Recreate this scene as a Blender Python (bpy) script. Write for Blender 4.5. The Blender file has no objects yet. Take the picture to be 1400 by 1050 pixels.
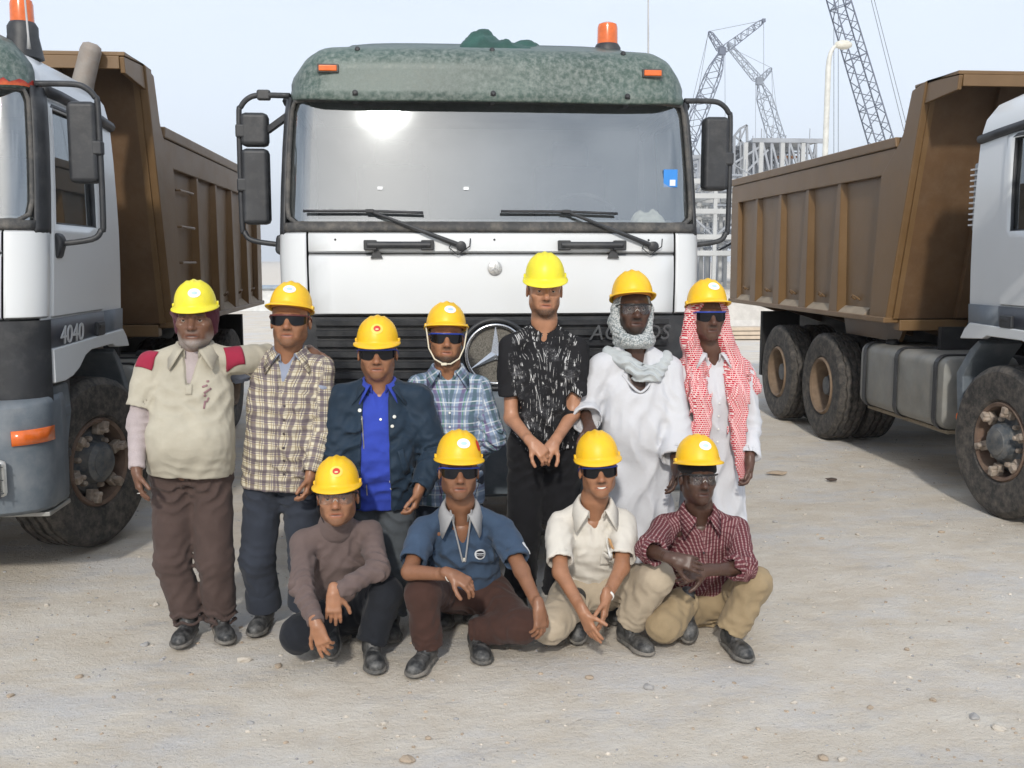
import bpy, bmesh, math, random
import numpy as np
from mathutils import Vector, Matrix
from mathutils.bvhtree import BVHTree
random.seed(7); rng = np.random.default_rng(7)
scene = bpy.context.scene
COL = scene.collection
R = math.radians

# ---------------------------------------------------------------- camera
# world: X right, Y away from the camera along the trucks, Z up, metres
CAM_H, F_PX = 1.88, 1400.0
PITCH = math.atan(169 / F_PX); YAW = math.atan(120 / F_PX * math.cos(PITCH))
cd = bpy.data.cameras.new('camera'); cam = bpy.data.objects.new('camera', cd); COL.objects.link(cam)
cd.sensor_width = 36; cd.lens = 36 * F_PX / 1400; cd.clip_end = 5000; cd.clip_start = .05
cam.location = (0, 0, CAM_H); cam.rotation_euler = (R(90) - PITCH, 0, -YAW)
scene.camera = cam
FW = np.array([math.sin(YAW)*math.cos(PITCH), math.cos(YAW)*math.cos(PITCH), -math.sin(PITCH)])
RT = np.array([math.cos(YAW), -math.sin(YAW), 0.])
UP = np.array([math.sin(YAW)*math.sin(PITCH), math.cos(YAW)*math.sin(PITCH), math.cos(PITCH)])
def at(u, v, Y):
    """the place, Y metres away, that was measured at (u, v) in the photograph"""
    d = RT*(u-700) + UP*(525-v) + FW*F_PX
    return np.array([0, 0, CAM_H]) + d*(Y/d[1])

# ---------------------------------------------------------------- sky and sun
SUN_EL, SUN_AZ = R(31), R(191)     # azimuth clockwise from +Y: behind the camera, a little to its left
wd = bpy.data.worlds.new('World'); scene.world = wd; wd.use_nodes = True
wn = wd.node_tree.nodes; wl = wd.node_tree.links; wn.clear()
wo = wn.new('ShaderNodeOutputWorld'); bg = wn.new('ShaderNodeBackground'); bg.inputs[1].default_value = .13
sky = wn.new('ShaderNodeTexSky'); sky.sky_type = 'NISHITA'; sky.sun_disc = False
sky.sun_elevation = SUN_EL; sky.sun_rotation = SUN_AZ; sky.dust_density = 3.0; sky.air_density = 1.0; sky.ozone_density = 1.0
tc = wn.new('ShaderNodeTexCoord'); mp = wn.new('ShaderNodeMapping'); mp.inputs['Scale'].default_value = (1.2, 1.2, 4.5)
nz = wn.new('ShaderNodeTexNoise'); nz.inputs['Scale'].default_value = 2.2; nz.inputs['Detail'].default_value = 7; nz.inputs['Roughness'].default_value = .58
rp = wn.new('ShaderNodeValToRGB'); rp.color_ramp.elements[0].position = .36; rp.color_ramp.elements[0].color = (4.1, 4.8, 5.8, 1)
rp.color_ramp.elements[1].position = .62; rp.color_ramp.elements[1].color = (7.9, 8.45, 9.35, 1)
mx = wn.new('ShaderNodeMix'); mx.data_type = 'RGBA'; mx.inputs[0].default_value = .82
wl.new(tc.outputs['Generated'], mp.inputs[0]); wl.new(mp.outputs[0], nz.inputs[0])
sx = wn.new('ShaderNodeSeparateXYZ'); wl.new(tc.outputs['Generated'], sx.inputs[0])           # cloud contrast added overhead for windscreen reflections, levelled out in haze near the horizon
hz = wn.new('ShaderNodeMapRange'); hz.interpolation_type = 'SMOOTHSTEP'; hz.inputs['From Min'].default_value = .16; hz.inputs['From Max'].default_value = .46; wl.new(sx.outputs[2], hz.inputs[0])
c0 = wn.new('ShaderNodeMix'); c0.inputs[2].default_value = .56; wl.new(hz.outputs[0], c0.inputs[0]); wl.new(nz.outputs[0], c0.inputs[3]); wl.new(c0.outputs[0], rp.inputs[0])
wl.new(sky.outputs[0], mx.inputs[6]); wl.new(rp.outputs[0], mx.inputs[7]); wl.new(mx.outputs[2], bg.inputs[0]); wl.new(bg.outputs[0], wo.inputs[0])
sd = bpy.data.lights.new('sun', 'SUN'); sd.energy = 2.3; sd.angle = R(3.2); sd.color = (1, .95, .87)
so = bpy.data.objects.new('sun', sd); COL.objects.link(so); so.location = (-6, -20, 22)
sdir = Vector((math.sin(SUN_AZ)*math.cos(SUN_EL), math.cos(SUN_AZ)*math.cos(SUN_EL), math.sin(SUN_EL)))
so.rotation_euler = sdir.to_track_quat('Z', 'Y').to_euler()
vs = scene.view_settings; vs.view_transform = 'Standard'; vs.look = 'None'; vs.exposure = 0.17; vs.gamma = 1.0; vs.use_curve_mapping = False
scene.cycles.max_bounces = 6; scene.cycles.transparent_max_bounces = 12
scene.cycles.use_denoising = True

# ---------------------------------------------------------------- tagging
def tag(o, label=None, cat=None, group=None, kind=None):
    if label: o['label'] = label
    if cat: o['category'] = cat
    if group: o['group'] = group
    if kind: o['kind'] = kind
    return o
def empty(name, loc=(0, 0, 0), rz=0):
    o = bpy.data.objects.new(name, None); COL.objects.link(o); o.location = loc; o.rotation_euler.z = rz; o.empty_display_size = .1
    return o
def copy_tree(o, parent=None):
    c = o.copy(); COL.objects.link(c); c.parent = parent
    for ch in o.children: copy_tree(ch, c)
    return c

# ---------------------------------------------------------------- materials
MATS = {}
def nodes(name):
    m = bpy.data.materials.new(name); m.use_nodes = True
    nt = m.node_tree; b = nt.nodes['Principled BSDF']
    return m, nt, b
def N(nt, t, **kw):
    n = nt.nodes.new('ShaderNode' + t)
    for k, v in kw.items():
        if k.startswith('_'): setattr(n, k[1:], v)
        else: n.inputs[k.replace('_', ' ')].default_value = v
    return n
def noise(nt, scale, detail=4, rough=.55, vec=None, stretch=None):
    n = N(nt, 'TexNoise', Scale=scale, Detail=detail, Roughness=rough)
    c = N(nt, 'TexCoord') if vec is None else None
    src = c.outputs['Object'] if vec is None else vec
    if stretch:
        m = N(nt, 'Mapping'); m.inputs['Scale'].default_value = stretch; nt.links.new(src, m.inputs[0]); src = m.outputs[0]
    nt.links.new(src, n.inputs['Vector'])
    return n.outputs[0]
def ramp(nt, fac, stops):
    r = N(nt, 'ValToRGB'); e = r.color_ramp.elements
    while len(e) < len(stops): e.new(.5)
    for i, (p, c) in enumerate(stops):
        e[i].position = p; e[i].color = (c, c, c, 1) if not hasattr(c, '__len__') else (*c, 1)
    nt.links.new(fac, r.inputs[0]); return r.outputs[0]
def mixc(nt, fac, a, b, mode='MIX'):
    m = N(nt, 'Mix', _data_type='RGBA', _blend_type=mode)
    for s, i in ((fac, 0), (a, 6), (b, 7)):
        if hasattr(s, 'is_output'): nt.links.new(s, m.inputs[i])
        elif hasattr(s, '__len__'): m.inputs[i].default_value = (*s[:3], 1)
        else: m.inputs[i].default_value = s
    return m.outputs[2]
def math_(nt, op, a, b=0., c=0.):
    m = N(nt, 'Math', _operation=op)
    for i, s in enumerate((a, b, c)):
        if hasattr(s, 'is_output'): nt.links.new(s, m.inputs[i])
        else: m.inputs[i].default_value = s
    return m.outputs[0]
def bump(nt, b, h, strength=.3, dist=.01):
    n = N(nt, 'Bump', Strength=strength, Distance=dist); nt.links.new(h, n.inputs['Height'])
    nt.links.new(n.outputs[0], b.inputs['Normal'])
def mat(name, col, rough=.55, metal=0., var=.12, vscale=6., bmp=None, dust=None, spec=None, coat=0.):
    """plain stuff: a colour with a little mottling, optional fine relief (scale, strength, dist) and dust (colour, amount 0..1, scale)"""
    if name in MATS: return MATS[name]
    m, nt, b = nodes(name); L = nt.links
    f = noise(nt, vscale, 5)
    c = mixc(nt, ramp(nt, f, [(.3, 0), (.7, 1)]), tuple(x*(1-var) for x in col), tuple(min(1, x*(1+var)) for x in col))
    r = rough
    if dust:
        dc, da, ds = dust
        k = ramp(nt, noise(nt, ds, 9, .72), [(.50-.2*da, 0), (.88-.15*da, min(1, da*1.75))])
        c = mixc(nt, k, c, dc); b.inputs['Roughness'].default_value = rough
        rr = N(nt, 'MapRange'); rr.inputs['To Min'].default_value = rough; rr.inputs['To Max'].default_value = .9; L.new(k, rr.inputs[0]); L.new(rr.outputs[0], b.inputs['Roughness'])
    else: b.inputs['Roughness'].default_value = rough
    L.new(c, b.inputs['Base Color']); b.inputs['Metallic'].default_value = metal
    if spec is not None: b.inputs['Specular IOR Level'].default_value = spec
    if coat: b.inputs['Coat Weight'].default_value = coat; b.inputs['Coat Roughness'].default_value = .12
    if bmp: bump(nt, b, noise(nt, bmp[0], 6, .6), bmp[1], bmp[2])
    MATS[name] = m; return m
def glass(name, tint, refl=.12, dust=0., rough=.02, opac=.0, dcol=(.5, .5, .48)):
    if name in MATS: return MATS[name]
    m = bpy.data.materials.new(name); m.use_nodes = True; nt = m.node_tree; nt.nodes.clear(); L = nt.links
    o = N(nt, 'OutputMaterial'); tr = N(nt, 'BsdfTransparent', Color=(*tint, 1)); gl = N(nt, 'BsdfGlossy', Roughness=rough, Color=(.90, .96, 1, 1))
    lw = N(nt, 'Fresnel', IOR=1.5); f = math_(nt, 'ADD', lw.outputs[0], refl)
    ms = N(nt, 'MixShader'); L.new(f, ms.inputs[0]); L.new(tr.outputs[0], ms.inputs[1]); L.new(gl.outputs[0], ms.inputs[2])
    out = ms.outputs[0]
    if dust:
        df = N(nt, 'BsdfDiffuse', Color=(*dcol, 1)); k = ramp(nt, noise(nt, 3, 8, .7), [(.3, dust*.5), (.75, dust*1.5)])
        m2 = N(nt, 'MixShader'); L.new(k, m2.inputs[0]); L.new(out, m2.inputs[1]); L.new(df.outputs[0], m2.inputs[2]); out = m2.outputs[0]
    L.new(out, o.inputs[0]); MATS[name] = m; return m

# ---------------------------------------------------------------- mesh helpers
class MB:
    def __init__(s): s.v = []; s.f = []; s.n = 0
    def add(s, v, f):
        v = np.asarray(v, float).reshape(-1, 3); s.v.append(v); s.f += [tuple(i + s.n for i in q) for q in f]; s.n += len(v); return s
    def box(s, c, size, rot=None):
        hx = np.array(size)/2
        v = np.array([[x, y, z] for x in (-1, 1) for y in (-1, 1) for z in (-1, 1)])*hx
        if rot is not None: v = v @ np.array(rot).T
        return s.add(v + np.array(c), [(0, 1, 3, 2), (4, 6, 7, 5), (0, 4, 5, 1), (2, 3, 7, 6), (0, 2, 6, 4), (1, 5, 7, 3)])
    def bar(s, a, b, w, h=None, up=(0, 0, 1)):
        a = np.array(a, float); b = np.array(b, float); d = b-a; L = np.linalg.norm(d); d /= L; up = np.array(up, float)
        if abs(d @ up) > .95: up = np.array([1., 0, 0])
        x = np.cross(d, up); x /= np.linalg.norm(x); z = np.cross(x, d)
        return s.box((a+b)/2, (w, L, h or w), np.stack([x, d, z], 1))
    def tube(s, pts, r, seg=8, cap=True):
        P = np.array(pts, float); n = len(P); rr = np.broadcast_to(np.array(r, float), (n,))
        T = np.gradient(P, axis=0); T /= np.linalg.norm(T, axis=1)[:, None] + 1e-12
        u = np.array([0, 0, 1.]) if abs(T[0, 2]) < .9 else np.array([1., 0, 0])
        V = []
        for i in range(n):
            x = np.cross(T[i], u); x /= np.linalg.norm(x); u = np.cross(x, T[i])
            a = np.arange(seg)*2*math.pi/seg
            V.append(P[i] + rr[i]*(np.cos(a)[:, None]*x + np.sin(a)[:, None]*u))
        f = [(i*seg+j, i*seg+(j+1) % seg, (i+1)*seg+(j+1) % seg, (i+1)*seg+j) for i in range(n-1) for j in range(seg)]
        if cap: f += [tuple(range(seg))[::-1], tuple((n-1)*seg+j for j in range(seg))]
        return s.add(np.concatenate(V), f)
    def lathe(s, prof, axis='x', c=(0, 0, 0), seg=32, close=False):
        """prof: list of (radius, along)"""
        P = np.array(prof, float); n = len(P); a = np.arange(seg)*2*math.pi/seg
        A, B = np.cos(a), np.sin(a); V = []
        for r, t in P:
            if axis == 'x': V.append(np.stack([np.full(seg, t), r*A, r*B], 1))
            elif axis == 'y': V.append(np.stack([r*A, np.full(seg, t), r*B], 1))
            else: V.append(np.stack([r*A, r*B, np.full(seg, t)], 1))
        m = n if close else n-1
        f = [(i*seg+j, i*seg+(j+1) % seg, ((i+1) % n)*seg+(j+1) % seg, ((i+1) % n)*seg+j) for i in range(m) for j in range(seg)]
        if not close: f += [tuple(range(seg))[::-1], tuple((n-1)*seg+j for j in range(seg))]
        return s.add(np.concatenate(V) + np.array(c), f)
    def grid(s, V, closed_u=False):
        """V: rows x cols x 3"""
        V = np.asarray(V, float); r, c = V.shape[:2]; cc = c if closed_u else c-1
        f = [(i*c+j, i*c+(j+1) % c, (i+1)*c+(j+1) % c, (i+1)*c+j) for i in range(r-1) for j in range(cc)]
        return s.add(V.reshape(-1, 3), f)
    def prism(s, poly, axis, a, b):
        """poly of 2D points extruded along an axis: x -> (y,z), y -> (x,z), z -> (x,y)"""
        P = np.array(poly, float); n = len(P); V = []
        for t in (a, b):
            q = np.full(n, t)
            V.append(np.stack({'x': [q, P[:, 0], P[:, 1]], 'y': [P[:, 0], q, P[:, 1]], 'z': [P[:, 0], P[:, 1], q]}[axis], 1))
        f = [tuple(range(n)), tuple(range(n, 2*n))[::-1]] + [(i, (i+1) % n, n+(i+1) % n, n+i) for i in range(n)]
        return s.add(np.concatenate(V), f)
    def build(s, name, m, parent=None, smooth=False, bevel=0, solid=0, auto=False, fix=True):
        me = bpy.data.meshes.new(name); me.from_pydata(np.concatenate(s.v).tolist(), [], s.f); me.update()
        if fix:
            bm = bmesh.new(); bm.from_mesh(me); bmesh.ops.recalc_face_normals(bm, faces=bm.faces); bm.to_mesh(me); bm.free()
        return finish(me, name, m, parent, smooth, bevel, solid, auto)
def curve(pts, n=4):
    """smooth path through the points"""
    P = np.array(pts, float); P = np.concatenate([[2*P[0]-P[1]], P, [2*P[-1]-P[-2]]]); o = []
    for i in range(1, len(P)-2):
        for t in np.arange(n)/n: o.append(.5*(2*P[i] + (P[i+1]-P[i-1])*t + (2*P[i-1]-5*P[i]+4*P[i+1]-P[i+2])*t*t + (3*P[i]-P[i-1]-3*P[i+1]+P[i+2])*t**3))
    return o + [P[-2]]
def finish(me, name, m, parent=None, smooth=False, bevel=0, solid=0, auto=False):
    o = bpy.data.objects.new(name, me); COL.objects.link(o); me.materials.append(m)
    if parent: o.parent = parent
    if smooth or auto:
        me.polygons.foreach_set('use_smooth', [True]*len(me.polygons))
        if auto: me.set_sharp_from_angle(angle=R(35))
    if solid:
        d = o.modifiers.new('solid', 'SOLIDIFY'); d.thickness = solid; d.offset = 0
    if bevel:
        d = o.modifiers.new('bevel', 'BEVEL'); d.width = bevel; d.segments = 2; d.limit_method = 'ANGLE'; d.angle_limit = R(40)
        me.polygons.foreach_set('use_smooth', [True]*len(me.polygons)); d.harden_normals = True
    return o
def text_mesh(name, s, size, m, parent, loc, rot, depth=.004, align='CENTER', sx=1., shear=0.):
    cu = bpy.data.curves.new(name, 'FONT'); cu.body = s; cu.size = size; cu.extrude = depth; cu.align_x = align; cu.align_y = 'CENTER'; cu.resolution_u = 3; cu.shear = shear
    t = bpy.data.objects.new(name, cu); COL.objects.link(t)
    me = bpy.data.meshes.new_from_object(t); bpy.data.objects.remove(t)
    o = bpy.data.objects.new(name, me); COL.objects.link(o); me.materials.clear(); me.materials.append(m)
    o.parent = parent; o.location = loc; o.rotation_euler = rot; o.scale = (sx, 1, 1)
    return o
# ---------------------------------------------------------------- ground
def fbm2(x, y, seed=0, oct=4, f0=.5):
    r = np.random.default_rng(seed); o = np.zeros_like(x); a = 1.
    for i in range(oct):
        for k in range(3):
            t = r.uniform(0, 6.28); o += a*np.sin(f0*(x*math.cos(t)+y*math.sin(t)) + r.uniform(0, 6.28) + 1.3*np.sin(.6*f0*(y*math.cos(t)-x*math.sin(t))+r.uniform(0, 6)))/3
        a *= .5; f0 *= 2.1
    return o
def ground_height(x, y):
    near = np.exp(-((x/14)**2 + ((y-6)/16)**2))
    return .010*near*(fbm2(x, y, 3, 4, 1.6)) - .012*near - .004
def make_ground():
    k = np.linspace(-1, 1, 221); xs = 1.5 + 13*k + 900*np.sign(k)*np.abs(k)**9
    t = np.linspace(0, 1, 240); ys = -9 + 34*t + 1800*t**12; ys = np.concatenate([[-800, -200, -60, -25], ys])
    X, Y = np.meshgrid(xs, ys); Z = ground_height(X, Y)
    m, nt, b = nodes('packed_dusty_gravel'); L = nt.links
    co = N(nt, 'TexCoord').outputs['Object']
    big = noise(nt, .55, 6, .6, co); mid = noise(nt, 2.3, 8, .7, co, (1, 1.4, 1)); fine = noise(nt, 48, 8, .78, co); streak = noise(nt, .95, 9, .72, co, (.8, 1.35, 1))
    c = mixc(nt, ramp(nt, mid, [(.32, 0), (.66, 1)]), (.61, .53, .425), (.74, .685, .60))
    c = mixc(nt, math_(nt, 'MULTIPLY', ramp(nt, streak, [(.48, 0), (.62, 1)]), .7), c, (.63, .62, .615))
    c = mixc(nt, math_(nt, 'MULTIPLY', ramp(nt, noise(nt, 1.7, 9, .76, co, (.75, 1.7, 1)), [(.55, 0), (.68, 1)]), .5), c, (.40, .405, .43))
    c = mixc(nt, math_(nt, 'MULTIPLY', ramp(nt, big, [(.55, 0), (.75, 1)]), .4), c, (.58, .48, .37))
    c = mixc(nt, ramp(nt, fine, [(.26, .8), (.42, .0)]), c, (.40, .32, .24))
    c = mixc(nt, math_(nt, 'MULTIPLY', ramp(nt, noise(nt, 90, 3, .6, co), [(.58, 0), (.68, 1)]), .6), c, (.72, .67, .60))
    v = N(nt, 'TexVoronoi', Scale=26., Randomness=1.); L.new(co, v.inputs['Vector'])
    spk = ramp(nt, v.outputs['Distance'], [(.0, 1), (.16, 0)]); sel = ramp(nt, noise(nt, 7, 3, .5, co), [(.56, 0), (.6, 1)])
    c = mixc(nt, math_(nt, 'MULTIPLY', math_(nt, 'MULTIPLY', spk, sel), .7), c, (.66, .61, .54))
    L.new(c, b.inputs['Base Color']); b.inputs['Roughness'].default_value = .93; b.inputs['Specular IOR Level'].default_value = .2
    h = math_(nt, 'ADD', math_(nt, 'MULTIPLY', fine, .5), math_(nt, 'ADD', math_(nt, 'MULTIPLY', mid, 1.2), math_(nt, 'MULTIPLY', math_(nt, 'MULTIPLY', spk, sel), .5)))
    bump(nt, b, h, .9, .032)
    o = MB().grid(np.stack([X, Y, Z], -1)).build('ground', m, smooth=True)
    tag(o, kind='structure')
make_ground()

STONE = [mat('stone_pale', (.52, .47, .40), .9, var=.25, vscale=30, bmp=(60, .5, .004)), mat('stone_tan', (.40, .32, .24), .9, var=.25, vscale=30, bmp=(60, .5, .004)), mat('stone_grey', (.36, .35, .34), .9, var=.25, vscale=30, bmp=(60, .5, .004))]
def rock(n, seed):
    bm = bmesh.new(); bmesh.ops.create_icosphere(bm, subdivisions=n, radius=1); r = np.random.default_rng(seed)
    V = np.array([v.co[:] for v in bm.verts]); D = r.normal(size=(5, 3)); D /= np.linalg.norm(D, axis=1)[:, None]; s = np.ones(len(V))
    for d in D: s = np.minimum(s, r.uniform(.55, .95)/np.maximum(V @ d, 1e-3))
    V = V*np.minimum(s, 1.15)[:, None]*(1 + .08*r.normal(size=(len(V), 1)))
    F = [tuple(v.index for v in f.verts) for f in bm.faces]; bm.free(); return V, F
def make_gravel():
    protos = [rock(1, i) for i in range(6)]; mb = MB()
    mbs = [MB(), MB(), MB()]
    for i in range(9000):
        Y = 2.6 + 12*rng.random()**1.6; X = -.2 + (Y*.56+.8)*rng.uniform(-1, 1.1)
        s = .0026 + .0105*rng.random()**3.4; V, F = protos[i % 6]
        a = rng.uniform(0, 6.28); c_, s_ = math.cos(a), math.sin(a); W = V*np.array([1.2, .9, .6])*s
        W = W @ np.array([[c_, -s_, 0], [s_, c_, 0], [0, 0, 1]]).T
        mbs[int(rng.integers(3))].add(W + np.array([X, Y, float(ground_height(np.array(X), np.array(Y))) + s*.2]), F)
    for q, (b_, w_) in enumerate(zip(mbs, ('pale', 'tan', 'grey'))): tag(b_.build('gravel', STONE[q], smooth=False, fix=False), 'small %s loose grit scattered over the packed ground' % w_, 'gravel', kind='stuff')
make_gravel()
ST = [(334, 899, .028), (380, 907, .02), (198, 876, .022), (213, 822, .018), (108, 920, .017), (64, 823, .016), (14, 947, .015), (342, 983, .015), (526, 984, .016), (557, 1035, .026), (152, 777, .012),
      (806, 927, .018), (887, 940, .026), (1085, 958, .014), (1125, 1035, .02), (1152, 1037, .018), (1276, 953, .014), (1332, 977, .024), (1365, 993, .022), (1190, 963, .014), (1076, 845, .014), (1240, 883, .014), (1160, 612, .02), (1178, 636, .026), (1124, 733, .016), (1172, 728, .018), (1287, 727, .02), (1060, 710, .02), (1100, 700, .014), (585, 1005, .013)]
def gnd(u, v):
    d = RT*(u-700) + UP*(525-v) + FW*F_PX; p = np.array([0, 0, CAM_H]) + d*(-CAM_H/d[2]); return p
SP = []
for i in range(5):
    V, F = rock(2, 50+i); o = MB().add(V*np.array([1.25, .95, .62]), F).build('stone', STONE[i % 3], smooth=False); SP.append(o)
for i, (u, v, s) in enumerate(ST):
    o = SP[i] if i < 5 else SP[i % 5].copy()
    if i >= 5: COL.objects.link(o)
    p = gnd(u, v); o.location = (p[0], p[1], float(ground_height(p[:1], p[1:2])[0]) + s*.25); o.scale = (s, s, s); o.rotation_euler.z = i*1.7
    tag(o, 'small pale stone lying loose on the packed dusty ground', 'stone', 'loose stones on the ground')
def lone(u, v, s, m, sc, label, seed, name='stone'):
    V, F = rock(2, seed); o = MB().add(V*np.array(sc), F).build(name, m); p = gnd(u, v); o.location = (p[0], p[1], .003); o.scale = (s, s, s); tag(o, label, 'stone')
lone(1062, 647, .07, STONE[1], (1.4, .6, .3), 'flat tan slab of rock lying beside the robed man in red scarf', 91, 'flat_stone')
lone(1136, 656, .045, mat('clod', (.07, .05, .04), .9), (1.3, .6, .35), 'dark brown clod lying in front of the twin rear tyres', 92, 'dark_clod')

# ---------------------------------------------------------------- far site: steelwork, cranes, lamp post
GALV = mat('galvanised_steel', (.33, .35, .38), .5, .4, var=.15, vscale=.8)
PALE = mat('pale_steel', (.44, .45, .45), .6, var=.12, vscale=.6)
CRN = mat('crane_steel', (.12, .14, .19), .6, var=.2, vscale=.3)  # blue cast in both crane colours stands in for distance haze
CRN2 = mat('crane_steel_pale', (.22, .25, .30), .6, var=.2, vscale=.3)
CABLE = mat('wire_rope', (.10, .11, .13), .6)
RUST = mat('primer_red', (.42, .2, .10), .8)
def lattice(mb, a, b, w0, w1, bays, t):
    a = np.array(a, float); b = np.array(b, float); d = (b-a)/np.linalg.norm(b-a); x = np.cross(d, [0, 1, 0]); x /= np.linalg.norm(x); y = np.cross(d, x)
    def ring(s):
        w = w0 + (w1-w0)*s; e = min(1, s*8+.25, (1-s)*8+.25); w *= e; c = a + (b-a)*s
        return [c + (x*i + y*j)*w/2 for i, j in ((-1, -1), (1, -1), (1, 1), (-1, 1))]
    P = ring(0)
    for k in range(1, bays+1):
        Q = ring(k/bays)
        for i in range(4):
            mb.bar(P[i], Q[i], t*1.5); j = (i+1) % 4
            mb.bar(P[i] if k % 2 else P[j], Q[j] if k % 2 else Q[i], t)
            if k % 5 == 0: mb.bar(Q[i], Q[j], t*1.3)
        P = Q
def crane(label, Y, foot, head, jibend, mast, w, bays, cables, m, loc_px, head_size=1.2):
    g = at(*foot, Y); root = empty('lattice_crane', (g[0], g[1], 0)); O = np.array([g[0], g[1], 0.])
    tag(root, label, 'crane', 'cranes over the building site')
    A = at(*foot, Y) - O; B = at(*head, Y) - O; t = w*.036
    s = (A[2]-2.6)/(B[2]-A[2]); A = A - (B-A)*s            # run the boom down to its pivot
    mb = MB(); lattice(mb, A, B, w, w*.8, bays, t); mb.build('boom', m, root)
    u = A + np.array([-2.5, 0, 0]); mb = MB().box(u + [-1, 0, .1], (8, 4.5, 2.4)).box(u + [-4.5, 0, .2], (2, 5.5, 2.0)); mb.build('machine_house', mat('crane_house', (.55, .42, .08), .6), root, bevel=.1)
    for sy in (-2.6, 2.6): MB().prism([(-5+u[0], .5), (-4.6+u[0], 0.02), (4.6+u[0], 0.02), (5+u[0], .5), (4.6+u[0], 1.25), (-4.6+u[0], 1.25)], 'y', sy-.5, sy+.5).build('crawler_track', mat('track_steel', (.06, .06, .06), .8), root)
    MB().box(B, (head_size, head_size*.7, head_size*1.1)).build('boom_head', m, root, bevel=.15)
    if jibend:
        Cc = at(*jibend, Y) - O; mb = MB(); lattice(mb, B, Cc, w*.5, w*.3, max(8, bays//2), t*.8); mb.build('jib', m, root)
        MB().box(Cc, (head_size*.45,)*3).build('jib_tip', m, root)
    if mast:
        D = at(*mast, Y) - O; mb = MB(); lattice(mb, B, D, w*.4, w*.22, 7, t*.8); mb.build('strut', m, root)
    for a, b in cables:
        p, q = at(*a, Y) - O, at(*b, Y) - O; p[2] = max(p[2], .3); q[2] = max(q[2], .3); MB().tube([p, q], .035, 5).build('rope', CABLE, root)
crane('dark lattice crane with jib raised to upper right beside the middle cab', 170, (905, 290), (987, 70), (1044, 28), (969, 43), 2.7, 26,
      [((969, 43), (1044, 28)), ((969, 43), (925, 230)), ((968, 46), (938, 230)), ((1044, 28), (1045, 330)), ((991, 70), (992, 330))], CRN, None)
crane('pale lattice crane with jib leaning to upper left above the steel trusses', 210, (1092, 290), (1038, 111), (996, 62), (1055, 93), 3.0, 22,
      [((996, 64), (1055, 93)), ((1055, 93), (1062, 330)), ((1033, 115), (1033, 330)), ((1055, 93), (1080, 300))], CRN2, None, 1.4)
crane('tall dark lattice crane boom rising straight out past the lamp post', 120, (1236, 300), (1128, -62), None, None, 2.3, 30,
      [((1140, -60), (1140, 330)), ((1146, -60), (1146, 330)), ((1176, -60), (1256, 260)), ((1180, -60), (1262, 260)), ((1128, -60), (1141, -20))], CRN, None)

def steel_frame(label, name, Y, u0, u1, vs, nb, depth, nd, m, m2, braces, clutter, group='steelwork behind the trucks'):
    a = at(u0, vs[-1], Y); b = at(u1, vs[-1], Y); root = empty(name, ((a[0]+b[0])/2, Y, 0)); O = np.array(root.location); w = b[0]-a[0]
    tag(root, label, 'steel frame', group)
    zs = [at((u0+u1)/2, v, Y)[2] for v in vs]; X = np.linspace(-w/2, w/2, nb+1); D = np.linspace(0, depth, nd+1); r = np.random.default_rng(int(Y))
    for x in X:
        for y in D: MB().box((x, y, max(zs)/2), (.22, .22, max(zs))).build('column', m, root)
    for z in zs:
        for y in D: MB().box((0, y-.045, z), (w+.5, .18, .3)).build('beam', m, root)
        for x in X: MB().box((x+.013, depth/2, z-.02), (.16, depth-.3, .22)).build('beam', m, root)
    mb = MB()
    for i in range(braces):
        k = r.integers(nb); z0, z1 = 0, zs[0]
        if len(zs) > 1: q = r.integers(len(zs)-1); z0, z1 = sorted((zs[q], zs[q+1]))
        y = D[r.integers(nd+1)]; p, q_ = (X[k], y, z0), (X[k+1], y, z1)
        if r.random() < .5: p, q_ = (X[k+1], y, z0), (X[k], y, z1)
        mb.bar(p, q_, .11)
    tag(mb.build('bracing', m2, root), kind='stuff')
    mb = MB()
    for i in range(clutter):
        z = zs[r.integers(len(zs))]; y = r.uniform(0, depth); x = r.uniform(-w/2, w/2); h = r.uniform(.5, 1.2)
        if r.random() < .45: mb.box((x, y, z+.15+h/2), (.05, .05, h))
        elif r.random() < .6: mb.bar((x, y, z+.3), (x+r.uniform(-1, 1)*2, y+r.uniform(-1, 1), z+r.uniform(.3, 1.5)), .07)
        else: mb.tube([(x, y, z+.4), (x+r.uniform(.8, 2.5), y, z+.4)], .1, 6)
    tag(mb.build('pipework', m2, root), kind='stuff')
    return root, zs, X
steel_frame('pale multi-storey steel frame standing close beside the middle cab', 'steel_frame', 62, 938, 1052, (248, 268, 289, 324, 346), 3, 14, 3, PALE, GALV, 26, 150)
steel_frame('dense grey steelwork tangle behind the pale frame', 'steel_frame', 80, 930, 1075, (215, 240, 268, 300, 330), 6, 12, 3, GALV, GALV, 70, 190)
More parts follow.
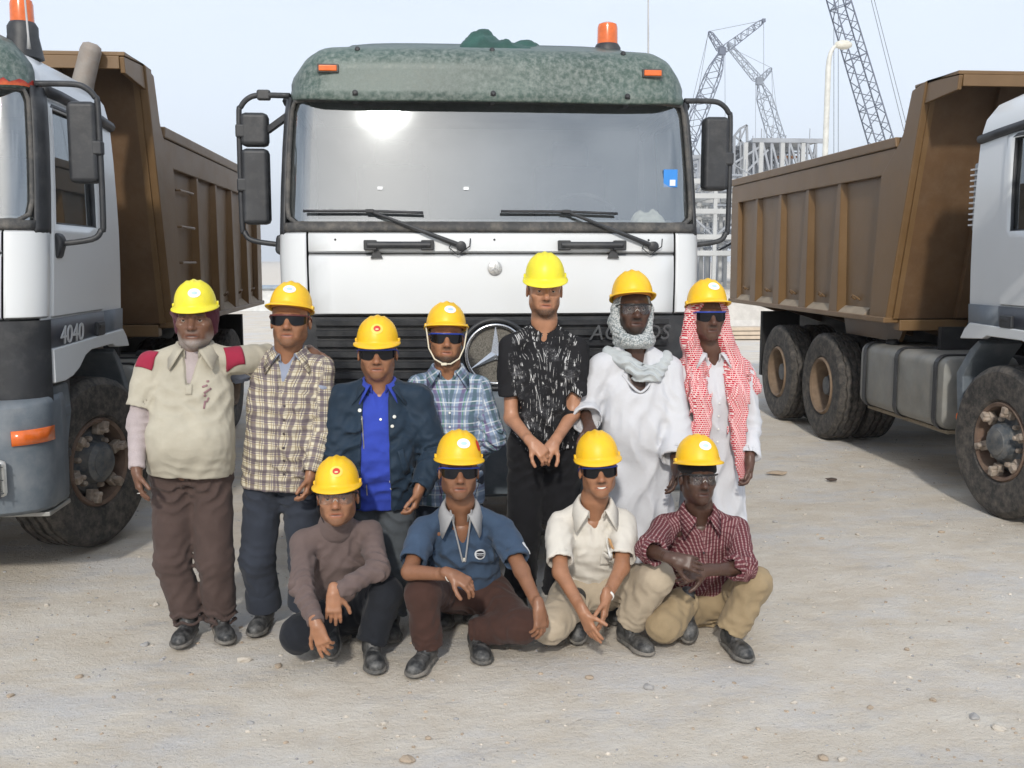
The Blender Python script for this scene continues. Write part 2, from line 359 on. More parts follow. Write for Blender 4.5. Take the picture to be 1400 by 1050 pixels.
def truss_deck():
    Y = 74; root = empty('truss_deck', (at(1060, 300, Y)[0], Y, 0)); O = np.array(root.location)
    tag(root, 'grey roof truss deck with overhanging end above the brown bed', 'steel truss', 'steelwork behind the trucks')
    for dy in (0, 5, 10):
        P = lambda u, v: at(u, v, Y) - O + np.array([0, dy, 0])
        mb = MB(); mb.bar(P(1028, 192), P(1132, 193), .3); mb.bar(P(1010, 262), P(1105, 225), .3); mb.build('chord', GALV, root)
        mb = MB(); us = np.linspace(1030, 1128, 9)
        for i in range(8):
            lo = lambda u: 262 - (u-1010)*(262-225)/95
            a, b = us[i], us[i+1]
            if lo(a) > 196: mb.bar(P(a, 193), P(min(b, 1112), max(lo(b), 206)), .15); mb.bar(P(a, 193), P(a, lo(a)), .13)
        mb.bar(P(1005, 222), P(1040, 200), .14); mb.bar(P(1005, 250), P(1050, 205), .14); mb.build('web', GALV, root)
    mb = MB()
    for u in (1018, 1039, 1068, 1096): mb.box(np.append((at(u, 250, Y)-O)[:2], (at(u, 195, Y)-O)[2]/2), (.3, .3, (at(u, 195, Y)-O)[2])); 
    mb.build('post', PALE, root)
    MB().box((at(1082, 194, Y)-O) + [0, 5, .2], (5.2, 10, .12)).build('deck', GALV, root)
    MB().box((at(1083, 213, Y)-O) + [0, 1, 0], (1.5, .8, .14)).build('primed_beam', RUST, root)
    mb = MB(); r = np.random.default_rng(5)
    for i in range(14): mb.box((at(1030+i*7, 190, Y)-O) + [0, r.uniform(0, 9), .4], (.05, .05, r.uniform(.5, 1.3)))
    mb.build('stanchion', GALV, root)
    Pg = lambda u, v: at(u, v, Y+3) - O
    mb = MB(); pts = [(1003, 260), (1004, 186), (1012, 176), (1021, 171), (1023, 250)]
    for a, b in zip(pts, pts[1:]): mb.bar(Pg(*a), Pg(*b), .16)
    mb.bar(Pg(1004, 186), Pg(1022, 200), .12); mb.bar(Pg(1012, 176), Pg(1013, 250), .12); mb.bar(Pg(1021, 171), Pg(1008, 200), .1); mb.build('bent_frame', GALV, root)
truss_deck()
def lamp_post():
    Y = 38; b = at(1125, 300, Y); root = empty('lamp_post', (b[0], Y, 0)); O = np.array([b[0], Y, 0.])
    tag(root, 'slim curved street lamp post rising behind the brown bed', 'lamp post')
    V = lambda *a: np.array(a, float); T = at(1125, 95, Y)-O; h = at(1131, 62, Y)-O; e = at(1141, 58, Y)-O
    q = curve([V(0, 0, T[2]), V(.02, 0, T[2]+.35), V(.10, 0, T[2]+.68), V(.24, 0, h[2]-.02), V(.36, 0, h[2]+.03)], 4); q = [V(0, 0, 0), V(0, 0, T[2]*.5)] + q; MB().tube(q, np.linspace(.11, .05, len(q)), 10).build('pole', mat('lamp_paint', (.6, .6, .56), .5), root, smooth=True)
    MB().lathe([(.02, -.34), (.1, -.3), (.17, -.1), (.17, .12), (.08, .3), (.02, .32)], 'x', (.55, 0, h[2]+.03), 12).build('lantern', mat('lantern', (.66, .64, .56), .5), root, smooth=True)
lamp_post()
def cabins():
    Y = 40; a = at(379, 400, Y); root = empty('site_cabin', (a[0]-.6, Y, 0)); tag(root, 'low pale site cabin far off in the gap beside the middle truck', 'cabin')
    MB().box((0, 0, .42), (4.4, 2.4, .84)).build('wall', mat('cabin_wall', (.62, .63, .62), .6), root)
    MB().box((0, -.05, .88), (4.6, 2.6, .07)).build('roof', mat('cabin_roof', (.3, .36, .42), .6), root)
    for x in (-1.4, -.2, .95): MB().box((x, -1.21, .62), (.34, .05, .22)).build('window', mat('cabin_window', (.12, .22, .34), .2), root)
    # a low barrier and stacked boards beyond the right-hand truck
    for i, (u, v, Yb) in enumerate(((1012, 455, 26), (1092, 449, 30), (1031, 447, 32))):
        p = at(u, v, Yb); o = MB().prism([(-.3, 0), (.3, 0), (.12, .35), (.09, .8), (-.09, .8), (-.12, .35)], 'x', -1.5, 1.5).build('concrete_barrier', mat('concrete', (.55, .53, .5), .9, bmp=(20, .3, .01)))
        o.location = (p[0], Yb, 0); tag(o, ('pale concrete barrier beside the low timber stack', 'pale concrete barrier seen under the brown bed between the axles', 'pale concrete barrier farther off behind the timber stack')[i], 'barrier', 'barriers beyond the brown bed')
    Yb = 24; p = at(1022, 470, Yb); o = empty('timber_stack', (p[0], Yb, 0)); tag(o, 'low stack of pale timber boards behind the red scarf', 'timber')
    for i in range(3): MB().box((.03*i, .02*i, .06+.1*i), (1.8-.2*i, .5, .08)).build('board', mat('timber', (.55, .46, .36), .8), o)
cabins()
# ---------------------------------------------------------------- dump trucks (local: x right, y back, z up, cab front at y = 0)
DUSTC = (.46, .42, .36)
WHITE = mat('truck_white', (.66, .68, .69), .32, var=.025, vscale=1.5, dust=((.55, .53, .48), .12, 1.4), coat=.4)
BLACKP = mat('black_plastic', (.026, .028, .032), .5, var=.2, vscale=8, dust=((.30, .29, .27), .12, 7), bmp=(120, .15, .002))
GREYP = mat('grey_bumper', (.12, .145, .17), .55, var=.15, vscale=5, dust=((.32, .31, .29), .25, 5), bmp=(90, .15, .002))
RUBBER = mat('tyre_rubber', (.035, .034, .033), .8, var=.25, vscale=9, dust=((.25, .215, .18), .40, 16), bmp=(60, .4, .004))
SEAL = mat('seal_rubber', (.05, .05, .05), .7, dust=((.34, .30, .25), .30, 14))
BROWN = mat('bed_brown', (.165, .096, .040), .45, var=.12, vscale=1.3, dust=((.26, .17, .09), .2, 5), bmp=(9, .12, .01))
BROWND = mat('bed_brown_lining', (.115, .062, .026), .6, var=.2, vscale=2, dust=((.21, .15, .095), .25, 5), bmp=(14, .3, .01))
STEELD = mat('chassis_black', (.022, .022, .023), .7, var=.2, dust=((.16, .14, .12), .25, 3))
HUB = mat('hub_steel', (.075, .09, .105), .5, .2, var=.3, vscale=12, dust=((.30, .27, .23), .5, 10), bmp=(40, .3, .003))
CLAMP = mat('rim_clamp', (.34, .29, .24), .7, .1, var=.35, vscale=25, dust=((.25, .14, .08), .35, 20), bmp=(60, .4, .003))
RIMR = mat('rim_rust', (.15, .098, .072), .75, .1, var=.3, vscale=10, dust=((.28, .22, .16), .35, 7), bmp=(40, .3, .003))
RIMB = mat('rim_brown', (.19, .13, .085), .75, .1, var=.3, vscale=8, dust=((.30, .24, .17), .4, 6), bmp=(40, .3, .003))
TANK = mat('tank_metal', (.24, .24, .225), .5, .35, var=.2, vscale=4, dust=((.36, .33, .28), .4, 6), bmp=(30, .15, .004))
CHROME = mat('chrome', (.65, .66, .68), .22, 1., var=.1, dust=((.5, .48, .44), .15, 20))
AMBER = mat('amber_lens', (.70, .14, .02), .2, var=.12, vscale=30, coat=.5)
VISOR = mat('visor_smoked', (.05, .085, .072), .38, var=.15, vscale=3, dust=((.34, .37, .35), .46, 34), bmp=(180, .25, .0015))
SEATM = mat('seat_cloth', (.07, .075, .085), .9); DASH = mat('dash_plastic', (.30, .31, .32), .7, dust=((.35, .34, .3), .3, 5))
LINER = mat('cab_liner', (.20, .205, .21), .85)
WSG = glass('windscreen_glass', (.80, .84, .84), .25, .06, .05, dcol=(.42, .44, .43)); SIDEG = glass('side_glass', (.28, .30, .31), .12, .04, .015)
LENS = glass('lamp_glass', (.8, .8, .8), .15, .12, .05)

ZL = [1.33, 1.55, 1.8, 2.03, 2.085, 2.3, 2.55, 2.74, 2.83, 2.92, 3.02, 3.09, 3.125]
HW = [1.225, 1.235, 1.243, 1.245, 1.245, 1.24, 1.23, 1.218, 1.208, 1.19, 1.13, 1.0, .72]
YF = [-.045, -.05, -.03, -.005, .005, .045, .09, .125, .145, .175, .26, .40, .62]
RC = [.17, .17, .17, .17, .17, .17, .17, .17, .17, .18, .19, .2, .2]
YR = [1.6, 1.6, 1.6, 1.6, 1.6, 1.6, 1.6, 1.6, 1.595, 1.58, 1.53, 1.42, 1.2]
SS = [0, .03, .08, .2, .35, .5, .62, .66, .72, .85, 1.]        # along the side, corner -> rear
def sec(z): return [float(np.interp(z, ZL, a)) for a in (HW, YF, RC, YR)]
def p_front(z, u, off=0.):
    """u in -1..1 along the bowed front"""
    hw, yf, rc, yr = sec(z); x = u*(hw-rc); return np.array([x, yf + .06*(u*u) - off, z])
def p_corner(z, a, side, off=0.):
    """a 0..1 from front to side"""
    hw, yf, rc, yr = sec(z); t = a*math.pi/2; return np.array([side*(hw-rc+(rc+off)*math.sin(t)), yf+.06+rc-(rc+off)*math.cos(t), z])
def p_side(z, s, side, off=0.):
    hw, yf, rc, yr = sec(z); y0 = yf+.06+rc; return np.array([side*(hw+off), y0+s*(yr-y0), z])
FU = np.linspace(-1, 1, 17); CA = (.2, .4, .6, .8)
def outline(z, off=0., smax=1.0, u=FU):
    S = [s for s in SS if s <= smax]
    L = [p_side(z, s, -1, off) for s in S[::-1]] + [p_corner(z, a, -1, off) for a in CA[::-1]] + [p_front(z, q, off) for q in u] + [p_corner(z, a, 1, off) for a in CA] + [p_side(z, s, 1, off) for s in S]
    return L
def front_strip(zs, off, u0=-1., u1=1., n=17, corner=0.):
    rows = []
    for z, o in zip(zs, off if hasattr(off, '__len__') else [off]*len(zs)):
        r = [p_front(z, q, o) for q in np.linspace(u0, u1, n)]
        if corner: c = [a for a in (.15, .3, .45, .6, .8, 1.) if a <= corner+1e-6]; r = [p_corner(z, a, -1, o) for a in c[::-1]] + r + [p_corner(z, a, 1, o) for a in c]
        rows.append(r)
    return np.array(rows)
def tyre_mesh(rad, w, rim_r, grooves=(-.33, -.11, .11, .33)):
    """wheel axis x, outer face at +x; zigzag grooves"""
    seg = 96; h = w/2; prof = [(rim_r, -h*.8, 0), (rim_r+.04, -h*.98, 0), (rad*.80, -h*1.06, 0), (rad*.93, -h*1.0, 0), (rad*.985, -h*.86, 0)]
    for g in grooves:
        x = g*w; prof += [(rad, x-.013, 1), (rad-.022, x-.008, 1), (rad-.022, x+.008, 1), (rad, x+.013, 1)]
    prof += [(rad*.985, h*.86, 0), (rad*.93, h*1.0, 0), (rad*.915, h*1.035, 0), (rad*.90, h*1.03, 0), (rad*.80, h*1.06, 0), (rad*.78, h*1.05, 0), (rad*.7, h*1.03, 0), (rim_r+.03, h*.98, 0), (rim_r, h*.8, 0)]
    a = np.arange(seg)*2*math.pi/seg; wob = .006*np.sign(np.sin(a*24))*1.; rows = []
    for r, x, k in prof: rows.append(np.stack([x + k*wob, r*np.cos(a), r*np.sin(a)], 1))
    return MB().grid(np.array(rows), True)
def front_wheel(parent, x, y, side, steer=0.):
    r = empty('wheel', (x, y, .56)); r.parent = parent; r.rotation_euler.z = (0 if side > 0 else math.pi) + steer
    tyre_mesh(.56, .31, .285).build('tyre', RUBBER, r, auto=True)
    MB().lathe([(.285, -.13), (.30, .125), (.285, .15), (.262, .14), (.258, .07), (.24, -.02), (.235, -.1)], 'x', seg=40, close=False).build('rim', RIMR, r, auto=True)
    MB().lathe([(.232, -.02), (.232, .035), (.20, .075), (.15, .085), (.138, .10), (.132, .15), (.10, .17), (.098, .18), (.06, .19), (.01, .19)], 'x', seg=32).build('hub', HUB, r, auto=True)
    for k in range(6):
        a = k*math.pi/3 + .3; d = np.array([0, math.cos(a), math.sin(a)]); t = np.array([0, -math.sin(a), math.cos(a)]); ex = np.array([1., 0, 0])
        q = MB(); q.box(d*.222 + ex*.10, (.05, .085, .072), np.stack([ex, d, t], 1)); q.box(d*.245 + ex*.142, (.05, .05, .05), np.stack([ex, d, t], 1)); q.lathe([(.02, 0), (.02, .05), (.014, .06), (.001, .06)], 'x', d*.21+ex*.12, 6)
        q.build('rim_clamp', CLAMP, r, bevel=.008)
        b = d*.0 + np.array([0, math.cos(a+.52), math.sin(a+.52)])*.168; MB().lathe([(.02, .06), (.02, .11), (.012, .12), (.001, .12)], 'x', b, 6).build('wheel_nut', CLAMP, r)
    return r
def rear_wheel(parent, x, y, side):
    r = empty('wheel', (x, y, .56)); r.parent = parent; r.rotation_euler.z = 0 if side > 0 else math.pi
    tyre_mesh(.56, .29, .29).build('tyre', RUBBER, r, auto=True)
    MB().lathe([(.29, -.14), (.305, .13), (.285, .155), (.265, .14), (.255, .0), (.22, -.05), (.19, -.06)], 'x', seg=40).build('rim', RIMB, r, auto=True)
    MB().lathe([(.13, -.06), (.125, .03), (.10, .06), (.095, .085), (.05, .09), (.002, .09)], 'x', seg=24).build('hub', HUB, r, auto=True)
    for k in range(10):
        a = k*math.pi/5; MB().lathe([(.016, -.05), (.016, -.005), (.01, .003), (.001, .003)], 'x', (0, .165*math.cos(a), .165*math.sin(a)), 6).build('wheel_nut', CLAMP, r)
    t2 = tyre_mesh(.56, .29, .29).build('inner_tyre', RUBBER, r, auto=True); t2.location.x = -.34
    return r
def truck():
    T = empty('dump_truck'); E3 = lambda *a: np.array(a, float)
    # --- cab shell: sides, roof and back; the front lies open behind its panels and the screen
    rows = [outline(z) for z in ZL]; n = len(rows[0]); V = np.array(rows); F = []; nS = len(SS); nC = len(CA)
    fr = range(nS+nC-1, nS+nC+len(FU)); win = [i for i in range(n)]
    def is_win(c, z0, z1):
        k = (nS-1-c-1) if c < nS-1 else (c-(n-nS)) if c >= n-nS else None
        return k is not None and 2 <= k <= 5 and z0 >= 2.08 and z1 <= 2.75
    for i in range(len(ZL)-1):
        for c in range(n-1):
            front = nS-1+1 <= c < n-nS-1
            if front and ZL[i+1] <= 2.84 and not (ZL[i+1] <= 2.04 and False): continue
            if is_win(c, ZL[i], ZL[i+1]): continue
            F.append((i*n+c, i*n+c+1, (i+1)*n+c+1, (i+1)*n+c))
    F.append(tuple((len(ZL)-1)*n+c for c in range(n)))
    for i in range(len(ZL)-1): F.append((i*n+n-1, i*n, (i+1)*n, (i+1)*n+n-1))
    MB().add(V.reshape(-1, 3), F).build('cab_shell', WHITE, T, auto=True, solid=.012)
    # dark bulkhead behind front panels, then panels with real gaps
    MB().grid(front_strip([1.0, 1.3, 1.55, 1.8, 2.03, 2.08], -.03, corner=1.)).build('bulkhead', BLACKP, T, smooth=True)
    wu = 1.005
    MB().grid(front_strip([1.562, 1.575, 1.7, 1.8, 1.9, 1.912], [0., .018, .02, .02, .018, 0.], -wu, wu)).build('bonnet_panel', WHITE, T, auto=True, solid=.01)
    MB().grid(front_strip([1.924, 1.936, 1.98, 2.03, 2.042], [0., .018, .018, .016, .0], -wu, wu)).build('wiper_panel', WHITE, T, auto=True, solid=.01)
    for s in (-1, 1):
        rowsc = []
        for z, o in ((1.562, .0), (1.575, .018), (1.7, .02), (1.9, .02), (2.03, .018), (2.045, .0)):
            rowsc.append([p_front(z, s*wu+s*.012, o)] + [p_corner(z, a, s, o) for a in (.12, .25, .4, .55, .7, .85, 1.)])
        MB().grid(np.array(rowsc)).build('corner_panel', WHITE, T, auto=True, solid=.01)
    # --- windscreen, seal, pillars
    zs = np.linspace(2.10, 2.815, 9); ws = MB().grid(front_strip(zs, -.012, -1, 1, 25, .6)).build('windscreen', WSG, T, smooth=True)
    loop = [p_front(2.092, u, .004) for u in np.linspace(-1, 1, 21)] + [p_corner(2.095, a, 1, .004) for a in (.15, .3)] + [p_corner(2.13, .52, 1, .004)] + [p_corner(z, .58, 1, .004) for z in np.linspace(2.2, 2.76, 5)] + [p_corner(2.815, .5, 1, .004)] \
        + [p_front(2.825, u, .004) for u in np.linspace(1, -1, 21)] + [p_corner(2.815, .5, -1, .004)] + [p_corner(z, .58, -1, .004) for z in np.linspace(2.76, 2.2, 5)] + [p_corner(2.13, .52, -1, .004)] + [p_corner(2.095, a, -1, .004) for a in (.3, .15)]
    MB().tube(loop + loop[:1], .014, 8).build('windscreen_seal', SEAL, ws, smooth=True)
    MB().grid(front_strip([2.046, 2.06, 2.098], [.012, .02, .02], corner=.6)).build('scuttle', SEAL, T, smooth=True, solid=.01)
    for s in (-1, 1):
        rows_ = [[p_corner(z, a, s, .014) for a in (.60, .7, .8, .9, 1.)] + [p_side(z, q, s, .014) for q in (.0, .02)] for z in (2.03, 2.06, 2.3, 2.55, 2.74, 2.84)]
        MB().grid(np.array(rows_)).build('pillar', BLACKP, T, auto=True, solid=.016)
        # roof trim above the door, doors with their window openings
        MB().tube([p_side(2.835, .0, s, .012)] + [p_side(2.84-.06*q*q, q, s, .012) for q in (.2, .5, .8, 1.)], .035, 8).build('roof_trim', BLACKP, T, smooth=True)
        zd = [1.56, 1.57, 1.8, 2.03, 2.085, 2.3, 2.55, 2.74, 2.79]; sd_ = [.045, .055, .08, .2, .35, .5, .62, .66, .695, .705]
        Vd = np.array([[p_side(z, q, s, 0. if (i in (0, len(zd)-1) or j in (0, len(sd_)-1)) else .014) for j, q in enumerate(sd_)] for i, z in enumerate(zd)]); nd = len(sd_)
        Fd = [(i*nd+j, i*nd+j+1, (i+1)*nd+j+1, (i+1)*nd+j) for i in range(len(zd)-1) for j in range(nd-1) if not (2 <= j <= 5 and 4 <= i <= 6)]
        d = MB().add(Vd.reshape(-1, 3), Fd).build('door', WHITE, T, auto=True, solid=.012)
        q = [p_side(z, .07, s, .0) for z in (2.075, 2.3, 2.55, 2.745)] + [p_side(2.755, a, s, .0) for a in (.1, .3, .5, .6)] + [p_side(z, .63, s, .0) for z in (2.745, 2.55, 2.3, 2.085)] + [p_side(2.075, a, s, .0) for a in (.6, .4, .2)]
        MB().tube(q + q[:1], .022, 6).build('window_frame', BLACKP, d, smooth=True)
        MB().grid(np.array([[p_side(z, a, s, -.012) for a in (.07, .35, .63)] for z in (2.075, 2.4, 2.755)])).build('side_window', SIDEG, d, smooth=True)
        dx = s*1.258
        dy = p_side(1.44, .62, s)[1]; MB().box((dx, dy, 1.445), (.03, .15, .09)).build('door_handle', BLACKP, d, bevel=.01)
        MB().box((s*1.262, dy+.005, 1.46), (.03, .11, .03)).build('handle_bar', BLACKP, d, bevel=.008)
        # black band, white sill over the wheel arch, lower corner
        rows_ = [[p_corner(z, a, s, .012) for a in (.5, .75, 1.)] + [p_side(z, q_, s, .012) for q_ in (.04, .3, .7, .705)] for z in (1.335, 1.44, 1.55)]
        MB().grid(np.array(rows_)).build('side_band', mat('band_black', (.03, .034, .045), .4, dust=((.3, .29, .27), .18, 5)), T, auto=True, solid=.012)
        rows_ = [[p_side(z, q_, s, .012) for q_ in (.71, .85, 1.)] for z in (1.335, 1.44, 1.55)]
        MB().grid(np.array(rows_)).build('rear_band', mat('band_grey', (.12, .14, .165), .5, dust=((.3, .29, .27), .18, 5)), T, auto=True, solid=.012)
        xs_ = s*1.245
        MB().prism([(.20, 1.19), (.36, 1.185), (.50, 1.20), (.62, 1.235), (.74, 1.30), (.86, 1.325), (1.30, 1.325), (1.36, 1.30), (1.68, 1.28), (1.62, 1.36), (1.55, 1.41), (1.0, 1.40), (.2, 1.385)], 'x', xs_-s*.03, xs_+s*.022).build('sill', WHITE, T, bevel=.008)
        MB().prism([(.18, 1.0), (.62, 1.0), (.62, 1.22), (.18, 1.19)], 'x', s*1.15, s*1.2).build('sill_backing', BLACKP, T)
        MB().prism([(.3, .98), (1.6, .98), (1.6, 1.34), (.3, 1.34)], 'x', s*.6, s*.64).build('inner_arch', STEELD, T)
        MB().prism([(.15, .95), (.58, .95), (.58, 1.03), (.15, 1.03)], 'x', s*.8, s*1.22).build('arch_step', GREYP, T, bevel=.02)
    # lettering on the door band, both sides
    for s in (-1, 1):
        text_mesh('lettering', '4040', .15, mat('letter_silver', (.62, .63, .64), .4, .3), T, (s*1.264, .52, 1.445), (R(90), 0, R(90) if s > 0 else R(-90)), .003, sx=1.35, shear=.15)
    # --- grille: backing, slats, ring and star, lettering, badge
    gb = MB().grid(front_strip([1.02, 1.2, 1.4, 1.552], .03, corner=1.)).build('grille', BLACKP, T, smooth=True)
    for k in range(8):
        z = 1.522 - k*.062
        for u0, u1 in ((-.98, -.19), (.19, .98)) if 1 <= k <= 6 else ((-.98, .98),):
            MB().grid(front_strip([z-.021, z-.017, z+.014, z+.02], [.03, .06, .064, .03], u0, u1)).build('slat', BLACKP, gb, auto=True)
    rc_ = E3(.0, -.105, 1.335)
    MB().lathe([(.188, -.02), (.192, .02), (.21, .02), (.215, -.02)], 'y', rc_, 48, close=True).build('ring_surround', BLACKP, gb, smooth=True)
    MB().tube([rc_ + E3(.172*math.cos(a), -.012, .172*math.sin(a)) for a in np.linspace(0, 2*math.pi, 49)], .0115, 8).build('star_ring', CHROME, gb, smooth=True)
    for k in range(3):
        a = math.pi/2 + k*2*math.pi/3; d = E3(math.cos(a), 0, math.sin(a)); t = E3(-math.sin(a), 0, math.cos(a))
        MB().add([rc_+d*.176+E3(0, -.012, 0), rc_+t*.026+E3(0, -.008, 0)+d*.012, rc_-t*.026+E3(0, -.008, 0)+d*.012, rc_+E3(0, -.03, 0), rc_+E3(0, .004, 0)], [(0, 1, 3), (0, 3, 2), (0, 4, 1), (0, 2, 4)]).build('star_arm', CHROME, gb)
    MB().lathe([(.182, -.004), (.182, .0), (.001, .0), (.001, -.004)], 'y', rc_ + E3(0, .012, 0), 40).build('mesh_insert', mat('ring_mesh', (.16, .15, .13), .6, .3, var=.6, vscale=160), gb)
    text_mesh('lettering', 'ACTROS', .125, mat('letter_dark', (.10, .105, .11), .35, .3), T, (.79, -.112, 1.455), (R(90), 0, R(2)), .006, sx=1.0, shear=.2)
    bdg = MB().lathe([(.042, .0), (.042, -.008), (.036, -.012), (.001, -.012)], 'y', p_front(1.835, 0, .03), 28).build('badge', mat('badge_silver', (.58, .58, .57), .4, .6, var=.4, vscale=60), T, auto=True)
    for k in range(3):
        a = math.pi/2 + k*2*math.pi/3; c = p_front(1.835, 0, .03) + E3(0, -.013, 0); d = E3(math.cos(a), 0, math.sin(a))
        MB().bar(c, c+d*.031, .006, .004, (0, 1, 0)).build('badge_star', CHROME, bdg)
    for u in (-.86, 0, .86): MB().lathe([(.007, 0), (.006, -.006), (.001, -.006)], 'y', p_front(2.0, u, .02), 10).build('screw', BLACKP, T)
    # grab handles and wipers
    for s, xh in ((-1, -.555), (1, .575)):
        zh = 1.968; yh = p_front(zh, xh/1.07, .02)[1]; h = MB()
        h.tube([(xh-.185, yh-.035, zh), (xh+.185, yh-.035, zh)], .022, 8); h.box((xh-.165, yh-.022, zh), (.075, .05, .058)); h.box((xh+.165, yh-.022, zh), (.075, .05, .058))
        h.build('grab_handle', BLACKP, T, auto=True, bevel=.006)
        MB().prism([(-.035, -.03), (.035, -.03), (.012, .02), (-.012, .02)], 'y', yh-.02, yh+.01).build('latch', BLACKP, T).location = (xh - s*-.13 if s < 0 else xh+.13, 0, zh-.045)
    for x0, x1 in ((-.195, -.72), (.945, .425)):
        a = p_front(1.962, x0/1.07, .045); b = p_front(2.165, x1/1.07, .035); w = MB(); w.tube([a, a*.7+b*.3 + E3(0, -.02, 0), b], [.017, .013, .008], 8); w.lathe([(.03, .03), (.03, -.015), (.02, -.02), (.001, -.02)], 'y', a, 14)
        w = w.build('wiper', BLACKP, T, auto=True)
        bl = [p_front(2.165 + .018*math.sin(3*k)*0 - .012*(k > 0)*k, x1/1.07 + k*.36, .03) for k in np.linspace(-1, .8, 9)]
        MB().tube(bl, .009, 6).build('blade', BLACKP, w, smooth=True); MB().box(b, (.05, .03, .022)).build('blade_clip', BLACKP, w, bevel=.005)
        MB().tube([a + E3(-.05, .0, .03), a + E3(-.07, -.01, -.01), a + E3(-.02, -.01, -.05), a + E3(.05, 0, .0), a+E3(.055, .01, .045)], .004, 5).build('washer_hose', BLACKP, w, smooth=True)
    # --- sun visor with marker lamps and bolts
    zv = [2.80, 2.81, 2.86, 2.92, 2.98, 3.05, 3.10, 3.13, 3.155]; ov = [.075, .085, .10, .10, .10, .085, .04, -.04, -.16]
    rows_ = []
    for z, o in zip(zv, ov):
        zc = min(z, 2.90); r = [p_corner(zc, a, -1, o) for a in (.85, .7, .6, .5, .4, .25, .12)] + [p_front(zc, u, o) for u in np.linspace(-1, 1, 21)] + [p_corner(zc, a, 1, o) for a in (.12, .25, .4, .5, .6, .7, .85)]
        r = np.array(r); k = np.clip((np.abs(r[:, 0])-.75)/.5, 0, 1); r[:, 2] = z - (z-2.80)*.42*k**5 + .02*k**2; r[:, 0] *= .925; rows_.append(r)
    v = MB().grid(np.array(rows_)).build('sun_visor', VISOR, T, smooth=True, solid=.006)
    for x in (-.955, .955):
        p = p_front(2.90, x/1.0, .102) ; MB().box((x, p[1]-.012, 2.985), (.105, .02, .034)).build('marker_lamp', AMBER, v, bevel=.006); MB().box((x, p[1]-.004, 2.985), (.125, .02, .05)).build('lamp_base', SEAL, v, bevel=.006)
    for x in (-.82, 0, .82):
        for z in (2.845, 3.105): MB().lathe([(.016, .01), (.016, -.004), (.008, -.012), (.001, -.012)], 'y', p_front(min(z, 2.90), x/1.06, .1 if z < 3 else .035)*E3(1, 1, 0) + E3(0, 0, z), 12).build('bolt', BLACKP, v, auto=True)
        MB().bar(p_front(2.845, x/1.06, .1), p_front(2.80, x/1.06, -.01), .03, .02).build('bracket', BLACKP, v)
    # raised roof spoiler edge, beacon, aerial
    MB().grid(np.array([[(x*(1-.04*k), .18+.16*k, 3.09+.055*k-.03*abs(x)**6) for x in np.linspace(-.93, .93, 15)] for k in (0, .4, .7, 1., 1.5, 2.4)])*1.).build('roof_hatch_fairing', VISOR, T, smooth=True, solid=.008)
    B = empty('beacon', (.77, .62, 3.175)); B.parent = T
    MB().lathe([(.11, -.13), (.085, 0), (.085, .05), (.07, .075), (.001, .075)], 'z', seg=20).build('base', BLACKP, B, auto=True)
    MB().lathe([(.066, .075), (.064, .175), (.058, .198), (.035, .208), (.001, .208)], 'z', seg=24).build('lens', AMBER, B, auto=True)
    MB().tube([(1.0, .45, 3.07), (1.0, .45, 3.14), (.985, .43, 3.75)], [.012, .006, .004], 6).build('aerial', mat('aerial_grey', (.45, .45, .45), .5), T, smooth=True)
    # exhaust stack behind the cab
    MB().tube([(.93, 1.88, .9), (.93, 1.88, 2.85), (.935, 1.88, 2.95), (.98, 1.86, 3.12), (1.05, 1.833, 3.33), (1.063, 1.828, 3.365), (1.068, 1.826, 3.38)], [.09, .09, .085, .075, .072, .062, .03], 16).build('exhaust_stack', mat('exhaust', (.30, .27, .24), .65, .2, var=.25, dust=((.27, .16, .10), .3, 8)), T, smooth=True)
    # intake grille behind the cab, on the other side
    g = MB().box((-1.13, 1.69, 2.36), (.12, .1, .52)).build('intake', mat('intake_grey', (.3, .31, .32), .5), T, bevel=.02)
    for k in range(11): MB().box((-1.135, 1.69, 2.15+k*.042), (.15, .12, .012)).build('louvre', mat('louvre_pale', (.6, .6, .6), .5), g)
    # --- mirrors
    for s in (-1, 1):
        a = MB().tube(curve([(s*1.2, .30, 2.855), (s*1.38, .36, 2.865), (s*1.45, .37, 2.85), (s*1.50, .38, 2.80), (s*1.515, .38, 2.72), (s*1.515, .38, 2.12), (s*1.50, .38, 2.05), (s*1.45, .37, 2.0), (s*1.25, .36, 1.97)]), .017, 8).build('mirror_arm', BLACKP, T, smooth=True)
        MB().prism([(-.07, -.06), (.03, -.1), (.06, .0), (.04, .05), (-.06, .05)], 'y', .31, .41).build('arm_foot', BLACKP, a, bevel=.02).location = (s*1.245, 0, 1.985)
        def mir(z, hgt, w=.165):
            h = MB().box((s*1.425, .40, z), (w, .11, hgt)).build('mirror', BLACKP, a, bevel=.03); MB().box((s*1.425, .458, z), (w-.025, .006, hgt-.04)).build('mirror_glass', CHROME, h)
        def clamp(x, z): MB().box((s*x, .378, z), (.06, .065, .08)).build('mirror_clamp', BLACKP, a, bevel=.012)
        if s > 0: mir(2.545, .455); clamp(1.505, 2.515)
        else:
            mir(2.665, .20); mir(2.325, .455); clamp(1.505, 2.655); clamp(1.505, 2.335); MB().box((s*1.36, .355, 2.865), (.08, .055, .06)).build('mirror_clamp', BLACKP, a, bevel=.012)
            MB().bar((s*1.35, .39, 2.66), (s*1.22, .33, 2.74), .035).build('mirror_stay', BLACKP, a)
    # --- bumper, lamps, steps
    zb = [.50, .52, .62, .80, .98, 1.08, 1.12]; ob = [.08, .11, .125, .13, .125, .11, .06]
    rows_ = []
